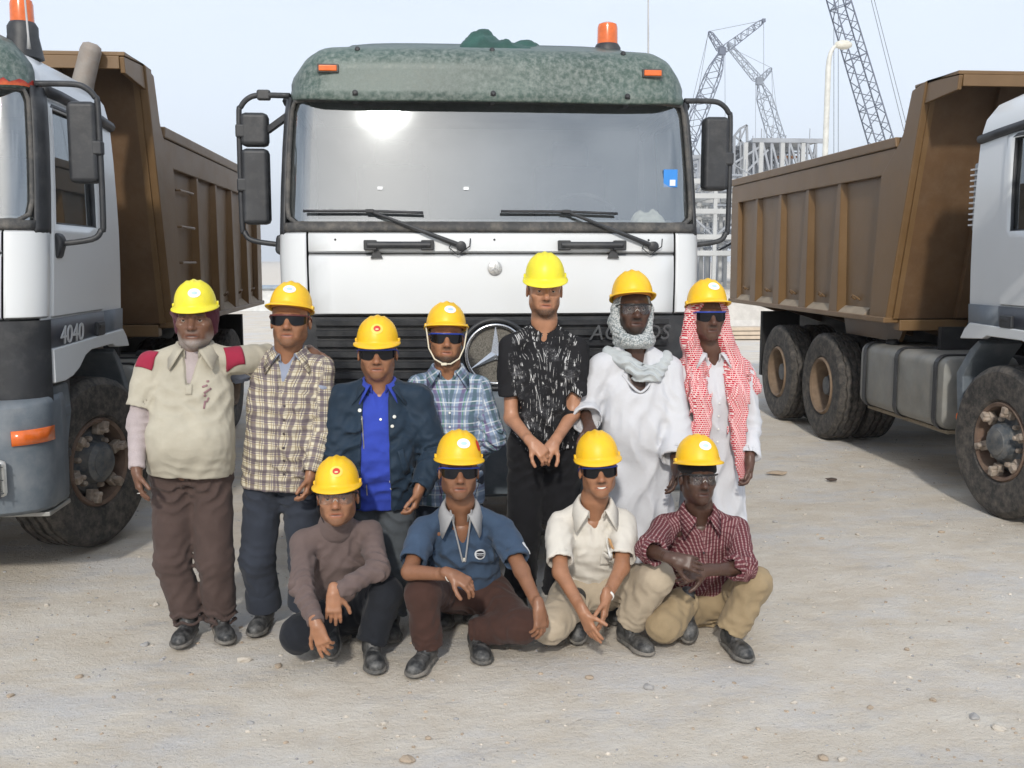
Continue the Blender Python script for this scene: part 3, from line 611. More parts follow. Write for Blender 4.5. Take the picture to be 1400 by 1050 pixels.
    for z, o in zip(zb, ob):
        r = [p_side(1.33, q, -1, o*.2) for q in (.12, .06)] + [p_corner(1.33, a, -1, o*(1-.8*a)) for a in (1., .8, .6, .4, .2)] + [p_front(1.33, u, o) for u in np.linspace(-1, 1, 15)] + [p_corner(1.33, a, 1, o*(1-.8*a)) for a in (.2, .4, .6, .8, 1.)] + [p_side(1.33, q, 1, o*.2) for q in (.06, .12)]
        r = np.array(r); r[:, 2] = z; rows_.append(r)
    bu = MB().grid(np.array(rows_)).build('bumper', GREYP, T, auto=True, solid=.02)
    for s in (-1, 1):
        rows_ = [[p_corner(1.33, a, s, .14*(1-.8*a)+.004) for a in (.15, .3, .45, .6, .8)] for z in (.885, .965)]; rows_ = np.array(rows_); rows_[0, :, 2] = .885; rows_[1, :, 2] = .965
        MB().grid(rows_).build('indicator', AMBER, bu, auto=True, solid=.02)
        pc = np.array([s*.93, -.155, .72]); h = MB().box(pc, (.36, .05, .20)).build('headlight', mat('lamp_reflector', (.55, .55, .52), .3, .5), bu, bevel=.03)
        MB().box(pc + [0, -.03, 0], (.33, .012, .17)).build('lens', LENS, h)
        for k in range(9): MB().tube([pc + [-.16+.04*k, -.045, -.10], pc + [-.16+.04*k, -.045, .10]], .004, 5).build('guard_bar', BLACKP, h)
        for k in range(3): MB().tube([pc + [-.18, -.047, -.07+.07*k], pc + [.18, -.047, -.07+.07*k]], .004, 5).build('guard_bar', BLACKP, h)
        MB().box((s*1.10, .22, .47), (.30, .34, .025)).build('step', mat('step_alloy', (.33, .33, .31), .5, .5, dust=(DUSTC, .4, 8)), T, bevel=.005)
        MB().box((s*1.06, .12, .52), (.1, .12, .1)).build('step_bracket', GREYP, T)
        MB().box((s*1.13, .40, .74), (.20, .22, .05)).build('step', BLACKP, T, bevel=.01)
        MB().prism([(.28, .52), (.50, .50), (.52, .80), (.60, .98), (.56, 1.16), (.30, 1.16)], 'x', s*1.03, s*1.215).build('mudguard_front', GREYP, T, bevel=.02)
        MB().prism([(1.66, .58), (1.74, .58), (1.80, 1.0), (1.62, 1.20), (1.50, 1.28), (1.46, 1.25), (1.60, 1.12), (1.70, .98)], 'x', s*.88, s*1.215).build('mudguard_rear', GREYP, T, bevel=.01)
    # --- cab inside
    MB().box((0, .9, 1.45), (2.3, 1.4, .1)).build('cab_floor', LINER, T)
    MB().box((0, 1.55, 2.1), (2.34, .05, 1.5)).build('rear_liner', LINER, T); MB().box((0, .95, 2.84), (2.2, 1.2, .03)).build('roof_liner', LINER, T)
    MB().prism([(.13, 1.9), (.13, 2.06), (.32, 2.13), (.50, 2.12), (.58, 1.95), (.5, 1.6)], 'x', -1.14, 1.14).build('dashboard', DASH, T, bevel=.02)
    for x in (-.62, .62):
        se = MB().box((x, 1.0, 1.83), (.52, .52, .16)).build('seat', SEATM, T, bevel=.05); MB().box((x, 1.24, 2.2), (.5, .14, .68)).build('backrest', SEATM, se, bevel=.05); MB().box((x, 1.25, 2.62), (.26, .1, .18)).build('headrest', SEATM, se, bevel=.04); MB().box((x, 1.0, 1.62), (.4, .4, .26)).build('pedestal', LINER, se)
    sw = MB().tube([(.62 + .225*math.cos(a), .62 + .225*math.sin(a)*.72, 2.16 + .225*math.sin(a)*.69) for a in np.linspace(0, 2*math.pi, 33)], .015, 8).build('steering_wheel', BLACKP, T, smooth=True)
    MB().lathe([(.05, 0), (.05, .03), (.001, .03)], 'y', (.62, .62, 2.16), 12).build('boss', BLACKP, sw); MB().bar((.40, .62, 2.16), (.84, .62, 2.16), .03).build('spoke', BLACKP, sw); MB().bar((.62, .62, 2.16), (.62, .47, 1.8), .06).build('column', BLACKP, sw)
    # --- chassis and running gear
    for s in (-1, 1): MB().box((s*.42, 4.2, .95), (.09, 7.2, .26)).build('chassis_rail', STEELD, T)
    for y in (.9, 2.3, 3.6, 5.2, 7.2): MB().box((0, y, .93), (.75, .14, .2)).build('cross_member', STEELD, T)
    MB().box((0, 1.1, .95), (1.0, 1.3, .6)).build('engine', STEELD, T, bevel=.05)
    for y in (1.15, 4.55, 5.92): MB().tube([(-.95, y, .56), (0, y, .56), (.95, y, .56)], [.09, .14, .09] if y > 2 else .08, 10).build('axle', STEELD, T)
    for s in (-1, 1):
        T['w%d' % s] = 0
        for y in (4.55, 5.92): rear_wheel(T, s*1.075, y, s)
        MB().box((s*.55, 5.23, .82), (.12, 1.5, .14)).build('leaf_spring', STEELD, T); MB().box((s*.5, 3.0, .75), (.25, .9, .5)).build('battery_box', STEELD, T, bevel=.02)
        MB().prism([(6.55, .45), (6.62, .45), (6.62, 1.25), (6.55, 1.25)], 'x', s*.72, s*1.2).build('mud_flap', mat('flap_rubber', (.018, .018, .018), .8), T)
    # fuel tank with straps on the viewer's left, air tanks on the other
    def rbox(hx, hz, r, n=5):
        P = []
        for cx, cz, a0 in ((hx-r, hz-r, 0), (-hx+r, hz-r, 90), (-hx+r, -hz+r, 180), (hx-r, -hz+r, 270)):
            for k in range(n): a = R(a0+90*k/(n-1)); P.append((cx+r*math.cos(a), cz+r*math.sin(a)))
        return np.array(P)
    for s in (-1, 1):
        P = rbox(.33, .30, .09); c = np.array([s*.88, 0, .80]); tk = MB(); rows_ = []
        y0, y1 = (2.0, 3.62) if s < 0 else (2.05, 3.2)
        for y, k in ((y0, .88), (y0+.02, .97), (y0+.05, 1.), (y1-.05, 1.), (y1-.02, .97), (y1, .88)): rows_.append([(c[0]+p[0]*k, y, c[2]+p[1]*k) for p in P])
        tk.grid(np.array(rows_), True); tk.f += [tuple(range(len(P))), tuple((5*len(P))+i for i in range(len(P)))]; tk = tk.build('fuel_tank', TANK, T, auto=True)
        for y in (y0+.12, (y0+y1)/2+.02, y1-.14):
            q = P*1.03; MB().grid(np.array([[(c[0]+p[0], yy, c[2]+p[1]) for p in q] for yy in (y-.03, y+.03)]), True).build('strap', BLACKP, tk, solid=.008)
        MB().lathe([(.06, 0), (.06, .03), (.045, .045), (.001, .045)], 'z', (c[0]-s*.1+s*.25, y1-.3, 1.10), 16).build('filler_cap', BLACKP, tk, auto=True)
        MB().box((c[0], (y0+y1)/2, .475), (.5, y1-y0-.1, .03)).build('bracket', mat('bracket_tan', (.3, .25, .18), .8), tk)
        MB().lathe([(.032, 0), (.032, .012), (.001, .012)], 'x', (s*1.222 if s > 0 else -1.236, 1.70, .66), 14).build('side_marker', AMBER, T)
    for s in (-1, 1): MB().prism([(2.66, .9), (2.72, .9), (2.72, 1.3), (2.66, 1.3)], 'x', s*.2, s*.9).build('cross_plate', STEELD, T)
    # --- dump body
    BD = empty('dump_body', (0, 0, 0)); BD.parent = T
    def bpart(mb, name, m=BROWN, parent=BD, **k): return mb.build(name, m, parent, **k)
    side = [(2.95, 1.36), (7.7, 1.36), (7.74, 2.95), (2.80, 2.95), (2.66, 3.30), (2.42, 3.345)]
    for s in (-1, 1):
        w_ = bpart(MB().prism(side, 'x', s*1.16, s*1.205), 'side_wall')
        bpart(MB().prism([(2.93, 2.955), (7.78, 2.955), (7.78, 2.865), (2.90, 2.865)], 'x', s*1.13, s*1.275), 'top_rail', parent=w_, bevel=.012)
        bpart(MB().prism([(2.93, 2.86), (7.76, 2.86), (7.76, 2.64), (2.98, 2.64)], 'x', s*1.2, s*1.262), 'upper_band', parent=w_, bevel=.008)
        bpart(MB().prism([(2.98, 1.345), (2.42, 3.35), (2.67, 3.31), (2.80, 2.97), (2.86, 2.90), (3.20, 2.64), (3.33, 1.345)], 'x', s*1.2, s*1.266), 'corner_post', parent=w_, bevel=.012)
        bpart(MB().prism([(7.42, 1.345), (7.46, 2.65), (7.76, 2.65), (7.74, 1.345)], 'x', s*1.2, s*1.264), 'rear_post', parent=w_, bevel=.01)
        for k in range(4):
            y = 4.17 + k*.86
            wb, wt = .17, .135
            v = []
            for z, hw_, xo in ((1.36, wb/2+.05, 1.275), (2.645, wt/2, 1.25)):
                v += [(s*1.2, y-hw_-.035, z), (s*xo, y-hw_+.03, z), (s*xo, y+hw_-.03, z), (s*1.2, y+hw_+.035, z)]
            bpart(MB().add(v, [(0, 1, 5, 4), (1, 2, 6, 5), (2, 3, 7, 6), (0, 3, 2, 1), (4, 5, 6, 7), (0, 4, 7, 3)]), 'rib', parent=w_, bevel=.008)
        for k in range(5):
            y = 3.74 + k*.86; z = 1.50
            bpart(MB().tube([(s*1.205, y-.06, z), (s*1.245, y-.05, z+.03), (s*1.255, y, z+.045), (s*1.245, y+.05, z+.03), (s*1.205, y+.06, z)], .009, 6), 'hook', parent=w_)
            bpart(MB().prism([(1.2, 1.36), (1.28, 1.36), (1.2, 1.44)], 'y', y-.30, y+.30), 'ledge', m=mat('ledge_dust', (.33, .27, .2), .8), parent=w_) if s > 0 else bpart(MB().prism([(-1.2, 1.36), (-1.28, 1.36), (-1.2, 1.44)], 'y', y-.30, y+.30), 'ledge', m=mat('ledge_dust', (.33, .27, .2), .8), parent=w_)
        bpart(MB().box((s*1.22, 5.35, 1.345), (.14, 4.76, .05)), 'bottom_rail', parent=w_, bevel=.01)
    # ladder on the viewer's right side
    for z in (1.55, 1.86, 2.17, 2.48): bpart(MB().tube([(1.225, 3.40, z), (1.255, 3.42, z), (1.255, 3.94, z), (1.225, 3.96, z)], .012, 6), 'ladder_rung')
    fw_ = bpart(MB().prism([(2.95, 1.36), (3.01, 1.36), (2.48, 3.34), (2.42, 3.34)], 'x', -1.16, 1.16), 'headboard', m=BROWND)
    for x in (-.55, .55): bpart(MB().prism([(2.90, 1.36), (2.955, 1.36), (2.43, 3.32), (2.37, 3.32)], 'x', x-.1, x+.1), 'stiffener', m=BROWND, parent=fw_, bevel=.01)
    bpart(MB().prism([(2.42, 3.345), (2.64, 3.32), (2.64, 3.35), (1.92, 3.345), (1.92, 3.315)], 'x', -1.255, 1.255), 'canopy', bevel=.006)
    for s in (-1, 1): bpart(MB().prism([(1.92, 3.31), (2.44, 3.34), (2.50, 3.17), (1.94, 3.20)], 'x', s*1.215, s*1.25), 'canopy_side', bevel=.006)
    bpart(MB().box((0, 1.93, 3.27), (2.43, .03, .09)), 'canopy_lip', bevel=.005)
    bpart(MB().box((0, 5.35, 1.42), (2.32, 4.7, .08)), 'bed_floor', m=BROWND)
    bpart(MB().prism([(7.7, 1.4), (7.76, 1.4), (7.80, 2.9), (7.74, 2.9)], 'x', -1.15, 1.15), 'tailgate', bevel=.01)
    for s in (-1, 1): bpart(MB().box((s*.45, 5.0, 1.2), (.14, 5.2, .24)), 'subframe', m=STEELD); 
    for y in (3.1, 4.0, 5.2, 6.4, 7.3): bpart(MB().prism([(-1.18, 1.35), (1.18, 1.35), (.5, 1.12), (-.5, 1.12)], 'y', y-.05, y+.05), 'cross_beam', m=BROWND)
    bpart(MB().box((0, 3.0, 1.30), (2.3, .12, .10)), 'front_beam', bevel=.01)
    bpart(MB().prism([(3.15, 1.34), (4.6, 1.34), (4.5, 1.12), (3.3, 1.12)], 'x', -.98, -.94), 'side_bracket')
    MB().lathe([(.10, -.5), (.12, .3), (.1, 1.0)], 'z', (0, 2.5, 1.4), 12).build('tipping_ram', STEELD, T)
    return T
TR = truck()
for k in list(TR.keys()): del TR[k]
TR.location = (.41, 6.06, 0)
def steer(t, ang):
    for s in (-1, 1): front_wheel(t, s*1.075, 1.15, s, ang)
TL = copy_tree(TR); TL.location = (-3.35, 5.75, 0); TRR = copy_tree(TR); TRR.location = (5.40, 5.93, 0)
steer(TR, 0); steer(TL, R(-20)); steer(TRR, R(5))
tag(TR, 'white dump truck parked head-on behind the group, folded green tarpaulin on its roof', 'dump truck', 'dump trucks parked side by side')
tag(TL, 'white dump truck with flame trim on its visor and 4040 showing on its door', 'dump truck', 'dump trucks parked side by side')
tag(TRR, 'white dump truck showing a grey fuel tank and twin rear tyres, brown bed', 'dump truck', 'dump trucks parked side by side')
for c_ in TL.children:
    if c_.name.startswith('beacon'): c_.location.x = 1.04
    if c_.name.startswith('aerial'): c_.location.x = .13
# flame strip on the left truck's visor
def flames():
    vis = [c for c in TL.children if c.name.startswith('sun_visor')][0]
    mb = MB(); r = np.random.default_rng(2); top = []; bot = []
    ang = [('f', u) for u in np.linspace(-1, 1, 61)] + [('c', a) for a in np.linspace(.08, 1, 14)]
    for i, (k, a) in enumerate(ang):
        h = .012 + .034*abs(math.sin(i*.9))*(.4+.6*r.random())
        f = (lambda z, o: p_front(z, a, o)) if k == 'f' else (lambda z, o: p_corner(z, a, 1, o))
        bot.append(f(2.80, .093)); q = f(2.80+h, .096+.1*h); top.append(q); bot[-1][2] += .03*min(max((abs(q[0])-.75)/.5, 0), 1)**2; q[2] += .03*min(max((abs(q[0])-.75)/.5, 0), 1)**2
    m, nt, b = nodes('flame_print'); z = N(nt, 'SeparateXYZ'); nt.links.new(N(nt, 'TexCoord').outputs['Object'], z.inputs[0])
    f = math_(nt, 'ADD', math_(nt, 'MULTIPLY', math_(nt, 'SUBTRACT', z.outputs[2], 2.79), 9.), math_(nt, 'MULTIPLY', noise(nt, 30, 4), .5))
    nt.links.new(ramp(nt, f, [(.2, (.75, .55, .2)), (.45, (.7, .16, .04)), (.8, (.35, .03, .02))]), b.inputs['Base Color']); b.inputs['Roughness'].default_value = .5
    mb.grid(np.array([bot, top])*np.array([.926, 1, 1])).build('flame_strip', m, vis, solid=.002)
flames()
# tarpaulin on the roof, rag and sticker in the middle truck
def cloth_lump(name, c, size, seed, m, label, cat, amp=.25, parent=None, n=40):
    r = np.random.default_rng(seed); u = np.linspace(-1, 1, n); U, V = np.meshgrid(u, u); q = np.clip(1-(np.abs(U)**3+np.abs(V)**3), 0, 1)**.6
    H = q*(.55+amp*fbm2(U*3, V*3, seed, 4, 1.2)); H = np.maximum(H, 0)
    o = MB().grid(np.stack([U*size[0]*(1+.12*fbm2(U*2, V*2, seed+1, 2, 1.5)), V*size[1], H*size[2]], -1)).build(name, m, parent, smooth=True, solid=.004); o.location = c
    if label: tag(o, label, cat)
    return o
cloth_lump('folded_tarpaulin', (.52, 6.72, 3.10), (.36, .34, .24), 4, mat('green_tarp', (.018, .07, .055), .55, var=.3, vscale=7, bmp=(12, .5, .02)), 'dark green tarpaulin bundled on the roof of the middle truck', 'tarpaulin', .35)
cloth_lump('folded_tarpaulin', (-2.85, 6.45, 3.11), (.30, .30, .30), 14, MATS['green_tarp'], 'dark green tarpaulin bundled on the roof of the flame-trimmed truck', 'tarpaulin', .35)
cloth_lump('rag', (.41+.965, 6.06+.24, 2.10), (.105, .09, .13), 9, mat('rag_white', (.72, .70, .62), .9, bmp=(30, .4, .01)), 'crumpled off-white rag lying on the dashboard of the middle truck', 'rag', .22, n=30)
def sticker():
    p = p_front(2.37, .94, 0.0); root = [c for c in TR.children if c.name.startswith('windscreen')][0]
    p = p_corner(2.37, .08, 1, .0); q = MB().box((p[0]-.012, p[1]+.004, 2.372), (.085, .004, .105)).build('sticker', mat('sticker_blue', (.03, .22, .62), .4), root)
    MB().box((p[0], p[1]-.0005, 2.345), (.034, .004, .036)).build('sticker_patch', mat('sticker_white', (.7, .75, .8), .5), q)
    for u, z in ((-.62, 2.30), (-.15, 2.30)): MB().box(p_front(z, u, -.004), (.03, .003, .018)).build('paper_scrap', mat('paper_white', (.85, .87, .9), .6), root)
sticker()
# ---------------------------------------------------------------- solid fields meshed with surface nets (bodies and clothes)
def V3(*a): return np.array(a, float)
def unit(v): v = np.asarray(v, float); return v/(np.linalg.norm(v)+1e-12)
def rotm(yaw=0, pitch=0, roll=0):
    """yaw about z (positive turns the face to +x), pitch about x (positive looks down), roll about y"""
    cy, sy = math.cos(yaw), math.sin(yaw); cp, sp = math.cos(pitch), math.sin(pitch); cr, sr = math.cos(roll), math.sin(roll)
    Z = np.array([[cy, -sy, 0], [sy, cy, 0], [0, 0, 1]]); X = np.array([[1, 0, 0], [0, cp, -sp], [0, sp, cp]]); Y = np.array([[cr, 0, sr], [0, 1, 0], [-sr, 0, cr]])
    return Z @ X @ Y
def smin(a, b, k):
    if k <= 0: return np.minimum(a, b)
    h = np.maximum(k-np.abs(a-b), 0)/k; return np.minimum(a, b) - h*h*k*.25
class Field:
    def __init__(s, lo, hi, h):
        lo = np.asarray(lo, float)-2.5*h; hi = np.asarray(hi, float)+2.5*h; s.h = h; s.lo = lo
        s.n = np.ceil((hi-lo)/h).astype(int)+1; s.d = np.full(s.n, 1., np.float32); s.lim = lo + (s.n-1)*h
    def block(s, lo, hi, m):
        i0 = np.clip(np.floor((np.asarray(lo)-m-s.lo)/s.h).astype(int), 0, s.n); i1 = np.clip(np.ceil((np.asarray(hi)+m-s.lo)/s.h).astype(int)+1, 0, s.n)
        if (i1 <= i0).any(): return None, None
        ax = [s.lo[k]+s.h*np.arange(i0[k], i1[k]) for k in range(3)]
        P = np.stack(np.meshgrid(*ax, indexing='ij'), -1).astype(np.float32)
        return tuple(slice(a, b) for a, b in zip(i0, i1)), P
    def add(s, f, lo, hi, k=.02, sub=False):
        sl, P = s.block(lo, hi, k+.02+2*s.h)
        if sl is None: return s
        d = f(P).astype(np.float32); cur = s.d[sl]
        s.d[sl] = -smin(-cur, d, k) if sub else smin(cur, d, k)
        return s
    def rc(s, a, b, ra, rb, k=.02, sub=False, flat=None):
        """tapered limb; flat = (axis, factor) squeezes the cross-section along axis"""
        a = np.asarray(a, float); b = np.asarray(b, float); r = max(ra, rb)*1.1; ba = b-a; L2 = max(float(ba @ ba), 1e-9)
        def f(P):
            q = P-a; t = np.clip((q @ ba)/L2, 0, 1); w = q - t[..., None]*ba
            if flat is not None: ax = unit(flat[0]); w = w + ((w @ ax)*(1/flat[1]-1))[..., None]*ax
            return np.sqrt((w*w).sum(-1)) - (ra+(rb-ra)*t)
        return s.add(f, np.minimum(a, b)-r, np.maximum(a, b)+r, k, sub)
    def ell(s, c, r, k=.02, rot=None, sub=False):
        c = np.asarray(c, float); r = np.broadcast_to(np.asarray(r, float), (3,)); R_ = np.eye(3) if rot is None else rot; m = r.max()
        def f(P):
            q = (P-c) @ R_; k0 = np.sqrt(((q/r)**2).sum(-1)); k1 = np.sqrt(((q/(r*r))**2).sum(-1)); return k0*(k0-1)/np.maximum(k1, 1e-6)
        return s.add(f, c-m, c+m, k, sub)
    def loft(s, secs, lat, k=.02, n=2.4, cap=.012):
        """secs: [(centre, rx, ry)], lateral axis lat; sections square to the spine"""
        Cn = np.array([q[0] for q in secs], float); A = np.array([q[1] for q in secs]); B = np.array([q[2] for q in secs]); lat = unit(lat)
        sp = unit(Cn[-1]-Cn[0]); lat = unit(lat - sp*(lat @ sp)); dep = np.cross(sp, lat); t = (Cn-Cn[0]) @ sp; m = max(A.max(), B.max())
        def f(P):
            q = P-Cn[0]; tt = q @ sp; c = np.clip(tt, t[0], t[-1])
            cx = np.interp(c, t, (Cn-Cn[0]) @ lat); cy = np.interp(c, t, (Cn-Cn[0]) @ dep); a = np.interp(c, t, A); b = np.interp(c, t, B)
            x = np.abs(q @ lat - cx)/a; y = np.abs(q @ dep - cy)/b; r = (x**n + y**n)**(1/n); d = (r-1)*np.minimum(a, b)
            o = np.abs(tt-c); return np.where(o > 0, np.hypot(np.maximum(d+cap, 0), o)-cap + np.minimum(d+cap, 0)*0, d)
        return s.add(f, Cn.min(0)-m, Cn.max(0)+m, k)
    def cut(s, p, n):
        """keep the side of the plane the normal points away from"""
        ax = [s.lo[k]+s.h*np.arange(s.n[k]) for k in range(3)]; n = unit(n); p = np.asarray(p)
        D = ((ax[0]-p[0])*n[0])[:, None, None] + ((ax[1]-p[1])*n[1])[None, :, None] + ((ax[2]-p[2])*n[2])[None, None, :]
        s.d = np.maximum(s.d, D.astype(np.float32)); return s
    def fold(s, c, r, d, wave, amp, seed=0, k=None):
        """soft folds round c: ridges across direction d"""
        c = np.asarray(c, float); r_ = np.broadcast_to(np.asarray(r, float), (3,)); sl, P = s.block(c-2*r_, c+2*r_, 0)
        if sl is None: return s
        q = P-c; w = np.exp(-((q/r_)**2).sum(-1)); g = np.random.default_rng(seed); e1 = unit(np.cross(d, g.normal(size=3))); e2 = unit(np.cross(d, e1)); d = unit(d)
        ph = (q @ d)*2*math.pi/wave + 1.5*np.sin((q @ e1)*2*math.pi/(wave*2.9)+g.uniform(0, 6)) + 1.1*np.sin((q @ e2)*2*math.pi/(wave*2.3)+g.uniform(0, 6)) + g.uniform(0, 6)
        s.d[sl] += (amp*w*(np.abs(np.sin(ph*.5))*2-1.2)).astype(np.float32); return s
    def ripple(s, amp, scale, seed=0, stretch=(1, 1, 1)):
        g = np.random.default_rng(seed); ax = [(s.lo[k]+s.h*np.arange(s.n[k]))/scale*stretch[k] for k in range(3)]; X, Y, Z = np.meshgrid(*ax, indexing='ij', sparse=True); o = 0
        for i in range(3):
            v = unit(g.normal(size=3))*(1.9**i); w = unit(g.normal(size=3))*(1.4**i)
            o = o + np.sin(X*v[0]+Y*v[1]+Z*v[2]+g.uniform(0, 6)+1.6*np.sin(X*w[0]+Y*w[1]+Z*w[2]+g.uniform(0, 6)))/(1.6**i)
        s.d += (amp*o).astype(np.float32); return s
    def mesh(s, smooth=1):
        d = s.d; n = d.shape; ins = d < 0
        c = ins[:-1, :-1, :-1].astype(np.int8)
        for i, j, k in ((1, 0, 0), (0, 1, 0), (0, 0, 1), (1, 1, 0), (1, 0, 1), (0, 1, 1), (1, 1, 1)): c = c + ins[i:n[0]-1+i, j:n[1]-1+j, k:n[2]-1+k]
        I = np.argwhere((c > 0) & (c < 8))
        if len(I) == 0: return np.zeros((0, 3)), np.zeros((0, 4), int)
        idx = np.full(tuple(x-1 for x in n), -1, np.int32); idx[I[:, 0], I[:, 1], I[:, 2]] = np.arange(len(I))
        cor = np.array([(i, j, k) for i in (0, 1) for j in (0, 1) for k in (0, 1)]); val = np.stack([d[I[:, 0]+a, I[:, 1]+b, I[:, 2]+e] for a, b, e in cor], 1)
        acc = np.zeros((len(I), 3)); cnt = np.zeros(len(I))
        for p in range(8):
            for q in range(p+1, 8):
                if np.abs(cor[p]-cor[q]).sum() != 1: continue
                m = (val[:, p] < 0) != (val[:, q] < 0); a, b = val[m, p], val[m, q]; t = a/(a-b); acc[m] += cor[p] + t[:, None]*(cor[q]-cor[p]); cnt[m] += 1
        Vv = s.lo + (I + acc/cnt[:, None])*s.h; F = []
        for ax in range(3):
            o = [0, 0, 0]; o[ax] = 1; a = ins[tuple(slice(0, n[k]-o[k]) for k in range(3))]; b = ins[tuple(slice(o[k], n[k]) for k in range(3))]
            E = np.argwhere(a != b); u, v = (ax+1) % 3, (ax+2) % 3
            E = E[(E[:, u] > 0) & (E[:, v] > 0) & (E[:, u] < n[u]-1) & (E[:, v] < n[v]-1)]
            def cell(du, dv): e = E.copy(); e[:, u] -= du; e[:, v] -= dv; return idx[e[:, 0], e[:, 1], e[:, 2]]
            q = np.stack([cell(1, 1), cell(0, 1), cell(0, 0), cell(1, 0)], 1); fl = ~a[E[:, 0], E[:, 1], E[:, 2]]; q[fl] = q[fl][:, ::-1]; F.append(q)
        F = np.concatenate(F); F = F[(F >= 0).all(1)]
        for _ in range(smooth):
            A = np.zeros_like(Vv); w = np.zeros(len(Vv))
            for k in range(4):
                np.add.at(A, F[:, k], Vv[F[:, (k+1) % 4]]); np.add.at(A, F[:, (k+1) % 4], Vv[F[:, k]]); np.add.at(w, F[:, k], 1); np.add.at(w, F[:, (k+1) % 4], 1)
            Vv = .5*Vv + .5*A/np.maximum(w, 1)[:, None]
        return Vv, F
def np_mesh(name, Vv, F, m, parent, attrs=None, origin=None):
    me = bpy.data.meshes.new(name); Vv = np.asarray(Vv) - (0 if origin is None else origin)
    me.vertices.add(len(Vv)); me.vertices.foreach_set('co', Vv.astype(np.float32).ravel()); F = np.asarray(F, np.int32)
    me.loops.add(F.size); me.loops.foreach_set('vertex_index', F.ravel()); me.polygons.add(len(F)); me.polygons.foreach_set('loop_start', np.arange(0, F.size, F.shape[1], dtype=np.int32))
    me.polygons.foreach_set('use_smooth', np.ones(len(F), bool)); me.update(); me.validate()
    for k, a in (attrs or {}).items():
        t = me.attributes.new(k, 'FLOAT' if a.ndim == 1 else 'FLOAT_VECTOR', 'POINT'); t.data.foreach_set('value' if a.ndim == 1 else 'vector', a.astype(np.float32).ravel())
    o = bpy.data.objects.new(name, me); COL.objects.link(o); o.parent = parent; me.materials.append(m); return o

# ---------------------------------------------------------------- skin, cloth and plastic
def attr(nt, name): a = N(nt, 'Attribute', _attribute_name=name); return a
def skin(name, col, beard=(.03, .025, .02)):
    if name in MATS: return MATS[name]
    m, nt, b = nodes(name); L = nt.links
    c = mixc(nt, ramp(nt, noise(nt, 22, 5), [(.3, 0), (.75, 1)]), tuple(x*.86 for x in col), tuple(min(1, x*1.12) for x in (col[0], col[1], col[2])))
    c = mixc(nt, attr(nt, 'warm').outputs['Fac'], c, (col[0]*.82, col[1]*.52, col[2]*.52))
    k = math_(nt, 'MULTIPLY', attr(nt, 'beard').outputs['Fac'], ramp(nt, noise(nt, 260, 3, .6), [(.25, .45), (.6, 1)]))
    c = mixc(nt, k, c, beard); c = mixc(nt, attr(nt, 'dark').outputs['Fac'], c, (.018, .013, .011))
    L.new(c, b.inputs['Base Color']); b.inputs['Roughness'].default_value = .42; b.inputs['Specular IOR Level'].default_value = .45
    b.inputs['Subsurface Weight'].default_value = .06; b.inputs['Subsurface Radius'].default_value = (.012, .005, .003); b.inputs['Subsurface Scale'].default_value = .5
    bump(nt, b, noise(nt, 140, 4), .12, .003); MATS[name] = m; return m
def weave(nt, b, uv, s=900, st=.25):
    w = N(nt, 'TexNoise', Scale=s*.35, Detail=2.); nt.links.new(uv, w.inputs['Vector']); bump(nt, b, w.outputs[0], st, .002)
def cloth(name, col, rough=.9, var=.12, vscale=9, heather=0.):
    if name in MATS: return MATS[name]
    m, nt, b = nodes(name); co = N(nt, 'TexCoord').outputs['Object']
    c = mixc(nt, ramp(nt, noise(nt, vscale, 6, .6, co), [(.3, 0), (.7, 1)]), tuple(x*(1-var) for x in col), tuple(min(1, x*(1+var)) for x in col))
    if heather: c = mixc(nt, math_(nt, 'MULTIPLY', ramp(nt, noise(nt, 380, 2, .6, co), [(.4, 0), (.6, 1)]), heather), c, tuple(min(1, x*1.5+.03) for x in col))
    nt.links.new(c, b.inputs['Base Color']); b.inputs['Roughness'].default_value = rough; b.inputs['Specular IOR Level'].default_value = .15; b.inputs['Sheen Weight'].default_value = .08
    h = math_(nt, 'ADD', math_(nt, 'MULTIPLY', noise(nt, 330, 2, .5, co), .3), math_(nt, 'MULTIPLY', noise(nt, 16, 4, .6, co), 1.6)); crease(nt, b, h)
    MATS[name] = m; return m
def crease(nt, b, h):
    rn = N(nt, 'TexNoise', _noise_type='RIDGED_MULTIFRACTAL', Scale=5.5, Detail=2.5, Roughness=.45, Distortion=.6); nt.links.new(N(nt, 'TexCoord').outputs['Object'], rn.inputs['Vector'])
    bump(nt, b, math_(nt, 'ADD', math_(nt, 'MULTIPLY', h, .55), math_(nt, 'MULTIPLY', rn.outputs[0], .9)), .5, .009)
def stripes(nt, u, period, offs, width, soft=.12):
    """1 inside a band of the given width (fractions of the period)"""
    f = math_(nt, 'FRACT', math_(nt, 'ADD', math_(nt, 'DIVIDE', u, period), 10+offs)); d = math_(nt, 'ABSOLUTE', math_(nt, 'SUBTRACT', f, .5))
    return ramp(nt, d, [(max(0, width/2-soft*width), 1), (width/2+soft*width, 0)])
